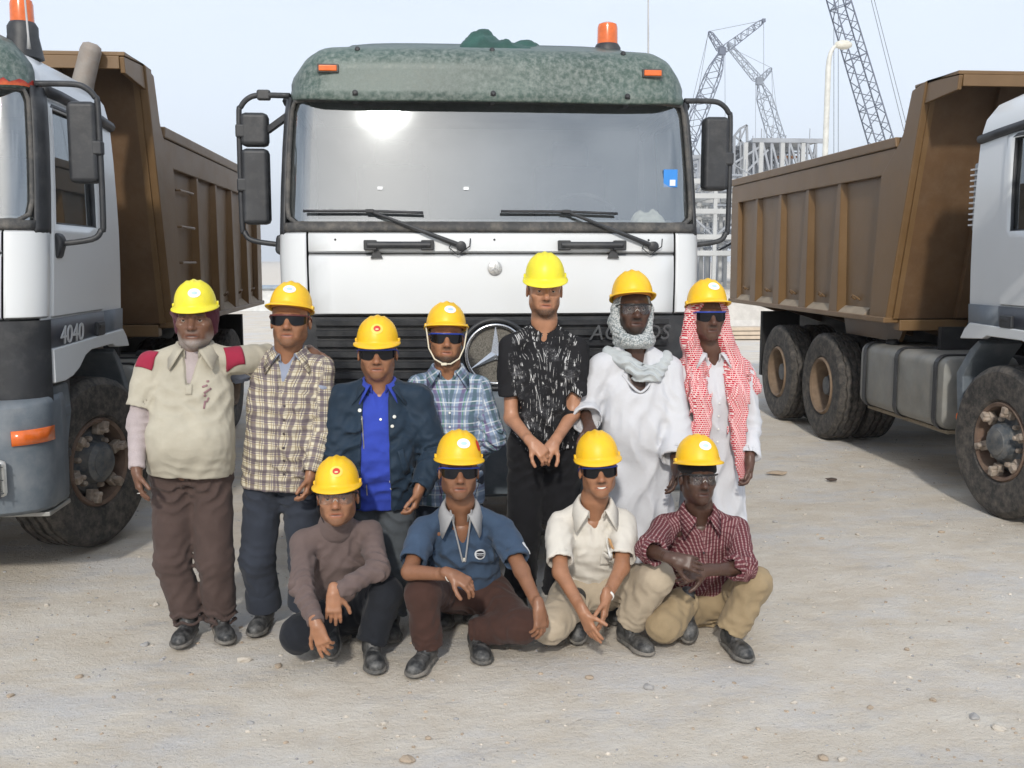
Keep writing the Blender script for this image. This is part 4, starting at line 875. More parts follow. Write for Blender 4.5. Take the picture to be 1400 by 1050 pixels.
def plaid(name, base, warp, weft, rough=.9):
    """warp/weft: lists of (period m, offset, width fraction, colour, strength) over the cloth coordinates 'pat'"""
    if name in MATS: return MATS[name]
    m, nt, b = nodes(name); s = N(nt, 'SeparateXYZ'); nt.links.new(attr(nt, 'pat').outputs['Vector'], s.inputs[0]); c = None
    wob = math_(nt, 'MULTIPLY', math_(nt, 'SUBTRACT', noise(nt, 11, 3), .5), .012); uu = math_(nt, 'ADD', s.outputs[0], wob); vv = math_(nt, 'ADD', s.outputs[1], wob)
    c = mixc(nt, 0., base, base)
    for src, L in ((uu, warp), (vv, weft)):
        for per, off, wd, col, st in L: c = mixc(nt, math_(nt, 'MULTIPLY', stripes(nt, src, per, off, wd), st), c, col)
    nt.links.new(c, b.inputs['Base Color']); b.inputs['Roughness'].default_value = rough; b.inputs['Specular IOR Level'].default_value = .15
    h = math_(nt, 'ADD', math_(nt, 'MULTIPLY', noise(nt, 330, 2), .3), math_(nt, 'MULTIPLY', noise(nt, 16, 4), 1.6)); crease(nt, b, h)
    MATS[name] = m; return m
def hatmat(name, col):
    if name in MATS: return MATS[name]
    m = mat(name, col, .40, var=.06, vscale=8, dust=((col[0]*.62, col[1]*.62, col[2]+.05), .26, 18), bmp=(50, .08, .002)); return m
HATO = hatmat('hat_orange_yellow', (.86, .51, .010)); HATL = hatmat('hat_lemon', (.80, .70, .03)); HATIN = mat('hat_lining', (.5, .2, .02), .6)
DARKL = mat('dark_lens', (.006, .006, .008), .16, var=0., spec=.25); BLUEF = mat('blue_frame', (.015, .05, .36), .3); REDF = mat('maroon_frame', (.12, .03, .03), .35); BLKF = mat('black_frame', (.012, .012, .014), .35); CLEAR = glass('clear_lens', (.90, .91, .91), .02, .0, .02)
EYEW = mat('eye_white', (.36, .31, .27), .25, var=.05); IRIS = mat('iris_dark', (.018, .011, .008), .12, var=.1); HAIR = mat('hair_black', (.012, .010, .009), .6, bmp=(200, .5, .003))
SHOE = mat('boot_leather', (.022, .023, .024), .45, var=.25, vscale=14, dust=((.38, .37, .35), .32, 20), bmp=(60, .3, .003)); SOLE = mat('boot_sole', (.075, .075, .072), .85, dust=((.36, .32, .27), .5, 14)); LACE = mat('boot_lace', (.02, .02, .02), .8)
GOLD = mat('gold_strap', (.75, .60, .32), .3, .9); SILV = mat('silver_ring', (.75, .74, .70), .25, 1.); BEADW = mat('white_band', (.75, .73, .68), .7)

# ---------------------------------------------------------------- one head
def head_field(f, c, Rm, neck, sc=1., wide=1.):
    T = lambda *p: c + Rm @ (np.array(p)*sc*np.array([wide, 1, 1]))
    e = lambda p, r, k, sub=False: f.ell(T(*p), np.array(r)*sc*np.array([wide, 1, 1]), k*sc, Rm, sub)
    r = lambda a, b, ra, rb, k, sub=False: f.rc(T(*a), T(*b), ra*sc, rb*sc, k*sc, sub)
    e((0, .014, .034), (.078, .098, .086), .02)
    e((0, -.022, -.032), (.063, .072, .084), .035)
    e((0, -.052, -.052), (.046, .045, .055), .03)
    e((0, -.074, -.100), (.022, .019, .016), .03)
    for s in (-1, 1):
        e((s*.050, .002, -.064), (.018, .026, .026), .035)
        e((s*.046, -.060, -.022), (.019, .018, .014), .025)
        e((s*.081, .014, -.010), (.008, .018, .030), .008); e((s*.087, .012, -.008), (.005, .010, .020), .004, True)
        r((s*.014, -.090, .020), (s*.046, -.077, .019), .008, .007, .014)
        e((s*.032, -.097, -.001), (.017, .013, .011), .014, True)
    r((0, -.088, .010), (0, -.111, -.030), .0085, .0125, .012)
    e((0, -.113, -.035), (.012, .011, .0098), .008)
    for s in (-1, 1): e((s*.0155, -.100, -.039), (.0092, .011, .0085), .007)
    for s in (-1, 1):
        r((s*.018, -.0820, .000), (s*.032, -.0880, .0050), .0048, .0054, .004); r((s*.032, -.0880, .0050), (s*.047, -.078, -.001), .0054, .0048, .004)
        r((s*.020, -.0815, -.008), (s*.044, -.0785, -.009), .004, .004, .005)
    r((-.023, -.087, -.0655), (0, -.0915, -.0645), .0045, .0056, .007); r((.023, -.087, -.0655), (0, -.0915, -.0645), .0045, .0056, .007); r((-.018, -.0895, -.0750), (.018, -.0895, -.0750), .0066, .0066, .008); r((-.024, -.0985, -.0698), (.024, -.0985, -.0698), .0026, .0026, .003, True)
    for s in (-1, 1): r((s*.021, -.102, -.040), (s*.034, -.088, -.068), .0032, .0026, .010, True); r((s*.022, -.094, -.016), (s*.040, -.086, -.018), .003, .003, .010, True)
    f.rc(T(0, .02, -.07), neck, .053*sc, .058*sc, .03)
def head_attrs(Vv, c, Rm, sc, beard, wide=1.):
    q = ((Vv-c) @ Rm)/sc/np.array([wide, 1, 1]); x, y, z = q[:, 0], q[:, 1], q[:, 2]; ax = np.abs(x)
    sm = lambda v, a, b: np.clip((v-a)/(b-a), 0, 1)**2*(3-2*np.clip((v-a)/(b-a), 0, 1))
    near = ((np.abs(z) < .16) & (ax < .1) & (np.abs(y) < .14)).astype(float)
    lips = np.exp(-((x/.025)**4)) * np.exp(-(((z+.0698)/.0098)**4)) * (y < -.082)
    brow = np.exp(-(((ax-.033)/.017)**4)) * np.exp(-(((z-.0195+.12*(ax-.033)**1)/.0060)**2)) * (y < -.06)
    line = np.exp(-((x/.025)**4))*np.exp(-(((z+.0698)/.0022)**2))*(y < -.082)*.95 + np.exp(-(((ax-.0095)/.0045)**2+((z+.0455)/.0035)**2))*(y < -.095)*.9  # mouth-line and nostril shade painted dark into the skin colour
    mous = np.exp(-((x/.027)**4))*np.exp(-(((z+.0525-.004*(ax/.03))/.0075)**4))*(y < -.07)
    end = sm(z, -.150, -.118)*sm(-y, -.035, -.005); chin = sm(-z, .076, .094)*end; side = sm(ax, .040, .056)*sm(-z, .028, .055)*end
    full = np.maximum(chin, side)*(1-lips)
    B = {'none': 0*x, 'stub': .40*np.maximum(full, mous), 'mous': .75*mous+.18*full, 'goatee': np.maximum(.8*mous, .85*chin*np.exp(-((x/.042)**4))), 'full': np.maximum(full, mous)*.95, 'grey': np.maximum(np.maximum(chin*.6, side*sm(-z, .045, .085)*.6)*(1-lips), .22*mous), 'thin': np.maximum(.7*mous, .7*chin*np.exp(-((x/.055)**4)))+.30*full}[beard]
    hairline = sm(y, -.030, -.012)*sm(z, -.022, .0) * (ax < .0785) * sm(ax, .055, .062)*1. + sm(y, .0, .02)*sm(z, -.03, -.0)*(ax < .0785); hairline = np.clip(hairline, 0, 1)
    return {'beard': np.clip(B, 0, 1)*near, 'warm': np.clip(lips*.9 + .25*np.exp(-((x/.02)**2+((z+.03)/.02)**2))*(y < -.07), 0, 1)*near, 'dark': np.clip(brow*.9 + line + hairline*.95, 0, 1)*near}
def hand_parts(f, w, d, n, side, curl=(.35, .3, .35, .4, .45), spread=.10, sc=.94, thumb=(.6, .75, .3)):
    """w wrist, d finger direction, n palm normal, side +1: thumb lies towards d x n"""
    d = unit(d); n = unit(n - d*(np.dot(n, d))); s = np.cross(d, n)*side
    M = np.stack([s, d, n], 1)
    def fbox(P):
        q = (P-(w+d*.046*sc)) @ M; h = V3(.023, .034, .0015)*sc; q = q*np.array([1, 1, 1.])/np.stack([1+2.2*np.clip(q[..., 1], -.05, .05), np.ones_like(q[..., 1]), np.ones_like(q[..., 1])], -1); e = np.abs(q)-h; return np.sqrt((np.maximum(e, 0)**2).sum(-1)) + np.minimum(e.max(-1), 0) - .0128*sc
    c = w + d*.046*sc; f.add(fbox, c-.07*sc, c+.07*sc, .012)
    f.rc(w-d*.03, w+d*.03, .026*sc, .027*sc, .02, flat=(n, .74))
    tip = []
    for i, (o, L, r) in enumerate(((.0295, .070, .0098), (.0100, .078, .0100), (-.0100, .073, .0096), (-.0285, .058, .0086))):
        p = w + (d*(.084-.006*abs(i-1)) + s*o)*sc; a = 0; e = unit(d + s*(o*spread/.03)); 
        for j, q in enumerate((.46, .30, .24)):
            a += curl[i+1]*(.9, 1.15, .7)[j]; v = e*math.cos(a) + n*math.sin(a); p2 = p + v*L*q*sc; f.rc(p, p2, r*sc*(1-.06*j), r*sc*(.95-.07*j), .0035 if j else .006); p = p2
        tip.append(p)
    p = w + (d*.022 + s*.026)*sc; v = unit(d*thumb[0] + s*thumb[1] + n*thumb[2]); f.rc(p, p+v*.038*sc, .0155*sc, .0118*sc, .014); p = p+v*.038*sc
    for L in (.032, .026): v = unit(v + d*.35*curl[0]*2 - s*.3*curl[0]*2 + n*.25*curl[0]); p2 = p+v*L*sc; f.rc(p, p2, .0112*sc, .0092*sc, .003); p = p2
    return tip
# ---------------------------------------------------------------- people
def solve(parent, uv, L, nearer=True, lo=3.9, hi=6.2):
    """the place seen at uv that lies L from parent (nearer to or farther from the camera than it)"""
    Ys = np.linspace(lo, hi, 921); d = RT*(uv[0]-700) + UP*(525-uv[1]) + FW*F_PX; P = np.array([0, 0, CAM_H]) + d[None]*(Ys/d[1])[:, None]
    D = np.linalg.norm(P-parent, axis=1); k = int(D.argmin())
    if D[k] >= L: return P[k]
    sl = slice(0, k+1) if nearer else slice(k, None); j = int(np.abs(D[sl]-L).argmin()); return P[sl][j]
def sleeve(f, a, b, ra, rb, k=.03, flat=None, hollow=True):
    a = np.asarray(a, float); b = np.asarray(b, float); ba = b-a; L = np.linalg.norm(ba); u = ba/L
    def g(P):
        q = P-a; t = q @ u; tc = np.clip(t/L, 0, 1.3); w = q - (np.clip(t, 0, L*1.3))[..., None]*u
        if flat is not None: ax = unit(flat[0]); w = w + ((w @ ax)*(1/flat[1]-1))[..., None]*ax
        return np.maximum(np.sqrt((w*w).sum(-1)) - (ra+(rb-ra)*np.minimum(tc, 1)), t-L)
    r = max(ra, rb)*1.15; f.add(g, np.minimum(a, b)-r, np.maximum(a, b)+r, k)
    if hollow: f.rc(b-u*.02, b+u*.06, rb-.016, rb-.009, .004, True, flat)
def hat_shape(phi, t, peak, ridge=True):
    """t 0 crown .. 1 rim; phi 0 = front (-y)"""
    el = (1-t)*math.pi/2; z = .118*math.sin(el)**1.0; r = math.cos(el)**.78
    x = .100*r*math.sin(phi); y = -.126*r*math.cos(phi)
    if ridge:
        q = max(0, min(1, (.54-t)/.2))
        for cx, h, w in ((0, .0075, .011), (.034, .005, .008), (-.034, .005, .008)): z += h*math.exp(-((x-cx)/w)**2)*q
    return np.array([x, y, z])
def make_hat(name, parent, m, c, Rm, peak=.045, tilt=0., sc=1., lift=.058, back=.008, sticker=None, side_mark=False):
    n = 56; rows = []; g_ = np.random.default_rng(int(abs(c[0]*1000+parent.location.x*977)) % 9999); T = Rm @ rotm(g_.uniform(-.1, .1), tilt, g_.uniform(-.05, .05)); o = c + Rm @ V3(0, back, lift)
    ts = [0.012, .08, .16, .25, .35, .46, .57, .68, .78, .88, .96, 1.]
    ph = np.arange(n)*2*math.pi/n
    for t in ts: rows.append([hat_shape(p, t, peak) for p in ph])
    def brim(p, k, dz):
        f = max(0, math.cos(p)); w = .012 + peak*f**1.6; b = hat_shape(p, 1., peak); dr = unit(V3(math.sin(p)*.9, -math.cos(p), 0)); return b + dr*w*k + V3(0, 0, dz - (.012*f**2+.006)*k)
    rows.append([brim(p, .35, -.001) for p in ph]); rows.append([brim(p, .97, -.002) for p in ph]); rows.append([brim(p, 1.02, -.006) for p in ph]); rows.append([brim(p, .97, -.009) for p in ph]); rows.append([brim(p, 0.05, -.008)*V3(.985, .985, 1) for p in ph])
    for t in (.9, .7, .4, .12): rows.append([hat_shape(p, t, peak, False)*V3(.955, .955, .955) for p in ph])
    V = np.array(rows).reshape(-1, 3)*sc @ T.T + o; R_ = len(rows)
    F = [(i*n+j, (i+1)*n+j, (i+1)*n+(j+1) % n, i*n+(j+1) % n) for i in range(R_-1) for j in range(n)]
    h = np_mesh(name, V, np.array(F), m, parent); me = h.data; bm = bmesh.new(); bm.from_mesh(me); bm.verts.ensure_lookup_table()
    bm.faces.new([bm.verts[j] for j in range(n)]).smooth = True; bmesh.ops.recalc_face_normals(bm, faces=bm.faces); bm.to_mesh(me); bm.free()
    # lining band
    rows = [[(hat_shape(p, t, peak, False)*V3(.90, .90, .9) + V3(0, 0, dz)) for p in ph] for t, dz in ((.98, -.022), (.98, .012), (.9, .03))]
    MB().grid(np.array(rows)*sc @ T.T + o, True).build('sweatband', HATIN, h, smooth=True, solid=.003)
    for s in (-1, 1):
        q = V3(s*.103, .01, .004); MB().box(o + T @ (q*sc), (.012, .034, .018), T).build('strap_slot', m, h, bevel=.004)
    def patch(p0, t0, a, b, m2, nm, off=.0012, hh=h):
        rw = []
        for k in np.linspace(0.01, 1, 5):
            rw.append([])
            for w in np.linspace(0, 2*math.pi, 21)[:-1]: q = hat_shape(p0 + a*k*math.cos(w), t0 - b*k*math.sin(w), peak, False); q = q*(1+off/.12); rw[-1].append(o + T @ (q*sc))
        return MB().grid(np.array(rw), True).build(nm, m2, hh, smooth=True)
    if sticker == 'white':
        p = patch(.14, .62, .34, .135, mat('label_white', (.82, .84, .85), .5), 'sticker', .002); patch(.14, .63, .16, .045, mat('label_blue', (.45, .62, .78), .5), 'print', .0032, p)
    elif sticker == 'red':
        p = patch(.14, .62, .33, .15, mat('label_yellow', (.85, .62, .10), .5), 'sticker', .002); patch(.14, .62, .19, .085, mat('label_red', (.55, .03, .02), .5), 'print', .0032, p); patch(.14, .645, .09, .022, mat('label_cream', (.8, .6, .3), .5), 'print', .0042, p)
    if side_mark: p = patch(1.05, .70, .16, .15, mat('label_red', (.55, .03, .02), .5), 'side_print', .002)
    return h
def make_glasses(parent, c, Rm, sc, lens, frame, kind='wrap', wide=1.):
    T = lambda p: c + Rm @ (np.array(p)*sc*np.array([wide, 1, 1])); rows = []; A = np.linspace(-1.02, 1.02, 31)
    def pt(a, z): x = .074*math.sin(a)/math.sin(1.02); y = -.103 + .040*(abs(a)/1.02)**2.2; return (x, y, z)
    zt = .017; 
    for k in np.linspace(0, 1, 5):
        rows.append([T(pt(a, zt - k*(.044 - .030*math.exp(-(a/.17)**2) - .012*(abs(a)/1.02)**4) )) for a in A])
    if kind == 'wire':
        g = None
        for s in (-1, 1):
            lp = [T((s*.032+.023*math.cos(w), -.102+.006*abs(math.cos(w)), -.004+.017*math.sin(w))) for w in np.linspace(0, 2*math.pi, 21)]
            q = MB().tube(lp, .0016*sc, 5).build('spectacles' if g is None else 'rim', frame, parent if g is None else g, smooth=True); g = g or q
            MB().add(lp[:-1], [tuple(range(20))]).build('lens', lens, g)
        MB().tube([T((-.009, -.103, 0)), T((0, -.108, .004)), T((.009, -.103, 0))], .0018*sc, 5).build('bridge', frame, g)
    else:
        g = MB().tube([T(pt(a, zt+.002)) for a in A], .0042*sc, 6).build('safety_glasses' if lens is CLEAR else 'sunglasses', frame, parent, smooth=True)
        MB().grid(np.array(rows)).build('lens', lens, g, smooth=True)
        if lens is CLEAR: MB().tube([T((-.011, -.103, -.022)), T((-.007, -.109, -.008)), T((0, -.110, -.002)), T((.007, -.109, -.008)), T((.011, -.103, -.022))], .0022*sc, 6).build('nose_piece', mat('nose_clear', (.38, .37, .35), .3), g, smooth=True)
    for s in (-1, 1): MB().tube([T((s*.074, -.063, zt)), T((s*.083, -.03, zt-.003)), T((s*.086, .015, zt-.012)), T((s*.085, .03, zt-.03))], .0028*sc, 5).build('temple', frame, g, smooth=True)
    return g
def eyes(parent, c, Rm, sc, wide=1.):
    for s in (-1, 1):
        q = c + Rm @ (V3(s*.032*wide, -.0775, -.0015)*sc); e = MB().lathe([(.0002, -.0122), (.005, -.0112), (.0095, -.0075), (.012, 0), (.0095, .0075), (.0002, .0122)], 'y', (0, 0, 0), 16)
        e.v = [np.concatenate(e.v) @ (Rm*sc).T + q]; ob = e.build('eye', EYEW, parent, smooth=True)
        i = MB().lathe([(.0002, -.0128), (.0035, -.0122), (.0056, -.0110), (.006, -.0100)], 'y', (0, 0, 0), 14); i.v = [np.concatenate(i.v) @ (Rm*sc).T + q]; i.build('iris', IRIS, ob, smooth=True)
def make_shoe(parent, ankle, heel, toe, m=SHOE, nm='boot', h=.0052, shaft=.10):
    """heel and toe lie on the ground or on the tilted sole"""
    ankle, heel, toe = (np.asarray(q, float) for q in (ankle, heel, toe)); d = unit(toe-heel); L = np.linalg.norm(toe-heel); lat = unit(np.cross(d, (0, 0, 1))); up = np.cross(lat, d)
    f = Field(np.minimum.reduce([ankle, heel, toe])-.085, np.maximum.reduce([ankle+V3(0, 0, .1), heel, toe])+.085, h)
    b = heel + d*L*.7
    f.rc(heel+d*.045+up*.034, b+up*.028, .037, .043, .02); f.ell(toe-d*.058+up*.026, (.045, .058, .040), .02, np.stack([lat, d, up], 1))
    f.rc(heel+d*.05+up*.06, heel+d*.10+up*.075, .034, .032, .03); f.rc(heel+d*.055+up*.05, ankle+unit(ankle-heel-d*.05+up*.02)*(shaft-.06), .038, .044, .03)
    f.fold(heel+d*L*.55+up*.06, .05, d, .022, .0035, 3); f.cut(heel-up*-.0, -up)
    V, F = f.mesh(2); o = np_mesh(nm, V, F, m, parent)
    g = Field(np.minimum(heel, toe)-.09, np.maximum(heel, toe)+.09, .007); g.rc(heel+d*.045, b, .043, .050, .02); g.ell(toe-d*.062, (.052, .066, .05), .03, np.stack([lat, d, up], 1)); g.cut(heel+up*.024, up); g.cut(heel+up*.001, -up)
    V, F = g.mesh(1); np_mesh('sole', V, F, SOLE, o)
    for k in range(4):
        q = heel + d*(.085+.026*k) + up*(.118-.019*k-.002*k*k); MB().tube([q-lat*.024-up*.012, q+up*.004-lat*.008, q+up*.004+lat*.008, q+lat*.024-up*.012], .0032, 5).build('lace', LACE, o)
    return o
def pat_attr(V, segs):
    """cloth coordinates (round, along) of the nearest limb axis"""
    best = np.full(len(V), 1e9); out = np.zeros((len(V), 3))
    for i, (a, b, r, lat) in enumerate(segs):
        a = np.asarray(a, float); b = np.asarray(b, float); ba = b-a; L = np.linalg.norm(ba); u = ba/L; lat = unit(lat-u*(np.dot(lat, u))); dep = np.cross(u, lat)
        q = V-a; t = q @ u; w = q - np.clip(t, 0, L)[:, None]*u; dd = np.linalg.norm(w, axis=1)/r; m = dd < best; best[m] = dd[m]
        ang = np.arctan2(q @ lat, -(q @ dep)*np.sign(dep[1] if abs(dep[1]) > 1e-6 else 1)); xl = q @ lat; un = (xl + .45*np.abs(q @ dep)*np.sign(xl)) if i == 0 else ang*r; out[m, 0] = un[m]; out[m, 1] = t[m]; out[m, 2] = i
    return out
class Person: pass
def decal(P, name, target, m, c, w, h, shape='rect', off=.003, dirn=(0, 1, 0), parent=None, n=8, rot=0.):
    """thin patch laid on the cloth: points cast along dirn onto the target mesh"""
    dg = None; me = target.data; bv = BVHTree.FromPolygons([v.co[:] for v in me.vertices], [p.vertices[:] for p in me.polygons]); d = Vector(dirn).normalized(); c = np.asarray(c, float)
    lat = np.cross(np.array(d), (0, 0, 1)); lat = unit(lat); up = np.cross(lat, np.array(d)); rows = []
    cr, sr = math.cos(rot), math.sin(rot)
    for i in range(n+1):
        row = []
        for j in range(n+1):
            x, y = 2*i/n-1, 2*j/n-1
            if shape == 'disc': x, y = x*math.sqrt(1-y*y/2), y*math.sqrt(1-x*x/2)
            a, b = x*w/2, y*h/2; p = c + lat*(a*cr-b*sr) + up*(a*sr+b*cr); hit = bv.ray_cast(Vector(p)-d*.5, d, 1.2)
            if hit[0] is None: q = np.array(p)
            else: q = np.array(hit[0]) - np.array(d)*off*.6 + np.array(hit[1])*off*.6
            row.append(q)
        rows.append(row)
    return MB().grid(np.array(rows)).build(name, m, parent or target, smooth=True, solid=.0015)
def collar(parent, neck, up, fwd, m, r=.072, gap=.55, drop=.042, stand=.03, tip=.03, name='collar', spread=.022):
    """turn-down collar round the neck, open at the front"""
    up = unit(up); fwd = unit(fwd - up*np.dot(fwd, up)); lat = np.cross(fwd, up); A = np.linspace(gap, 2*math.pi-gap, 33); rows = []
    for k, (dr, dz) in enumerate(((-.004, -.012), (.0, stand*.6), (.002, stand), (.009, stand+.003), (.018, stand-.012), (.018+spread, stand-drop), )):
        row = []
        for a in A:
            f = math.cos(a); e = math.exp(-((min(a, 2*math.pi-a)-gap)/.5)**2); z = dz - .028*max(0, f)**1 - .012*f
            if k == 5: z -= tip*e; a = a + (.38*e if a < math.pi else -.38*e); f = math.cos(a)
            rr = r+dr+(.012*e if k >= 4 else 0); row.append(neck + fwd*(f*rr*1.04) + lat*(math.sin(a)*rr) + up*z)
        rows.append(row)
    ob = MB().grid(np.array(rows)).build(name, m, parent, smooth=True, solid=.004); pv = np.array([v.co[:] for v in ob.data.vertices]); t = ob.data.attributes.new('pat', 'FLOAT_VECTOR', 'POINT'); t.data.foreach_set('vector', (np.stack([pv[:, 0]*.8+pv[:, 2]*.6, pv[:, 2]*.8-pv[:, 0]*.6, 0*pv[:, 0]], 1)).astype(np.float32).ravel()); return ob

def make_person(label, eye, yaw=0, pitch=0, roll=0, sa=None, sb=None, ea=None, eb=None, wa=None, wb=None, pel=None, hips=None, ka=None, kb=None, fa=None, fb=None, skinm=None, beard='stub', sc=1.0, wide=1., belly=0., bw=1., hands=(None, None), arm_bare=None, glasses=None, open_eyes=False, hair=True):
    """a = viewer's left, b = viewer's right; every joint is a place in the scene; fa/fb = (ankle, heel, toe)"""
    sc *= 1.09; P = Person(); P.__dict__.update(locals()); Rm = rotm(yaw, pitch, roll); P.Rm = Rm
    P.c = eye + Rm @ V3(0, .085*sc, 0); mid = (sa+sb)/2; P.mid = mid; P.neck = mid*.5 + (P.c + Rm @ V3(0, .03, -.15)*sc)*.5; P.neck = mid + (P.c-mid)*.48 + V3(0, .004, 0)
    P.lat = unit(sb-sa); P.spine = unit(mid-pel); P.fwd = unit(np.cross(P.spine, P.lat)); 
    if P.fwd[1] > 0: P.fwd = -P.fwd
    root = empty('person', (pel[0], pel[1], 0)); P.root = root; P.O = np.array([pel[0], pel[1], 0.])
    P.T = lambda *q: P.c + Rm @ (V3(*q)*sc)
    # work in root coordinates from here on
    for k in ('c', 'neck', 'mid', 'sa', 'sb', 'ea', 'eb', 'wa', 'wb', 'pel', 'ka', 'kb'): setattr(P, k, getattr(P, k)-P.O)
    P.ha = P.pel - P.lat*.088; P.hb = P.pel + P.lat*.088
    if hips is not None: P.ha, P.hb = hips[0]-P.O, hips[1]-P.O
    P.fa = tuple(np.asarray(q)-P.O for q in fa); P.fb = tuple(np.asarray(q)-P.O for q in fb)
    tag(root, label, 'person', 'site crew posing in front of the trucks')
    # --- skin: body, finer head and hands, one mesh
    pts = np.array([P.pel, P.mid, P.sa, P.sb, P.ea, P.eb, P.wa, P.wb, P.ka, P.kb, P.fa[0], P.fb[0], P.neck]); f = Field(pts.min(0)-.16, pts.max(0)+.16, .0105)
    f.loft(torso_secs(P, -.024), P.lat, .03)
    for s, e, w in ((P.sa, P.ea, P.wa), (P.sb, P.eb, P.wb)): f.rc(P.mid-P.spine*.035, s, .034, .034, .03); f.rc(s, e, .040, .037, .02); f.rc(e, w, .038, .0255, .02)
    for h, k, a in ((P.ha, P.ka, P.fa[0]), (P.hb, P.kb, P.fb[0])): f.rc(h, k, .078, .053, .03); f.rc(k, k*.6+a*.4, .053, .05, .02); f.rc(k*.6+a*.4, a, .05, .036, .02)
    f.rc(P.mid-P.spine*.05, P.mid, .06, .05, .04); Vs, Fs, At, n = [], [], [], 0
    def put(V, F, A=None):
        nonlocal n
        z = np.zeros(len(V)); Vs.append(V); Fs.append(F+n); At.append(A or {'beard': z, 'warm': z, 'dark': z}); n += len(V)
    put(*f.mesh(1))
    lo = np.minimum(P.c-.135*sc, P.mid-.085); hi = np.maximum(P.c+.135*sc, P.mid+.085); f = Field(lo, hi, .0036); head_field(f, P.c, Rm, P.neck, sc, wide); f.rc(P.neck, P.mid-P.spine*.03-P.fwd*.012, .0575*sc, .056, .02); f.cut(P.mid-P.spine*.03, -P.spine); V, F = f.mesh(1); put(V, F, head_attrs(V, P.c, Rm, sc, beard, wide))
    P.tips = []
    for (s, e, w), hd in (((P.sa, P.ea, P.wa), hands[0]), ((P.sb, P.eb, P.wb), hands[1])):
        if hd is None: continue
        f = Field(w-.19, w+.19, .0034); st = e + (w-e)*.62; f.rc(st, w, .0385*.38+.0255*.62, .0255, .01); P.tips.append(hand_parts(f, w, **hd)); f.cut(st + (w-e)*.04, st-w); V, F = f.mesh(1); put(V, F)
    A = {k: np.concatenate([q[k] for q in At]) for k in At[0]}; P.body = np_mesh('body', np.concatenate(Vs), np.concatenate(Fs), skinm, root, A)
    if open_eyes: eyes(P.body, P.c, Rm, sc, wide)
    if glasses: make_glasses(root, P.c, Rm, sc, *glasses, wide=wide)
    return P
def torso_secs(P, off, t0=-.1, flare=0., tmax=1., add=()):
    L = np.linalg.norm(P.mid-P.pel); b = P.bw; out = []; base = [(-.9, .175, .125), (-.3, .168, .122), (-.1, .165, .118), (.0, .162, .116), (.25, .150, .108), (.5, .155, .112), (.75, .165, .114), (.88, .142, .096), (.97, .098, .076), (1.05, .066, .062)]
    T = [q[0] for q in base]
    S = np.linspace(-.06, .06, 7)       # rounded, so that no section shows as a crease
    for t in sorted(set([t0, 1.05] + [float(q) for q in np.arange(t0+.05, .96, .05)] + [q for q in (.97, 1.0) if q > t0])):
        k_ = 1 if t < .9 else 0
        rx = np.mean(np.interp(t+S*k_, T, [q[1] for q in base]))*b; ry = np.mean(np.interp(t+S*k_, T, [q[2] for q in base]))*b; fl = flare*max(0, .3-t); be = P.belly*math.exp(-((t-.28)/.28)**2)
        out.append((P.pel + P.spine*L*t + P.fwd*be*.55, rx+off+fl+be*.35, ry+off+fl+be*.6))
    return out
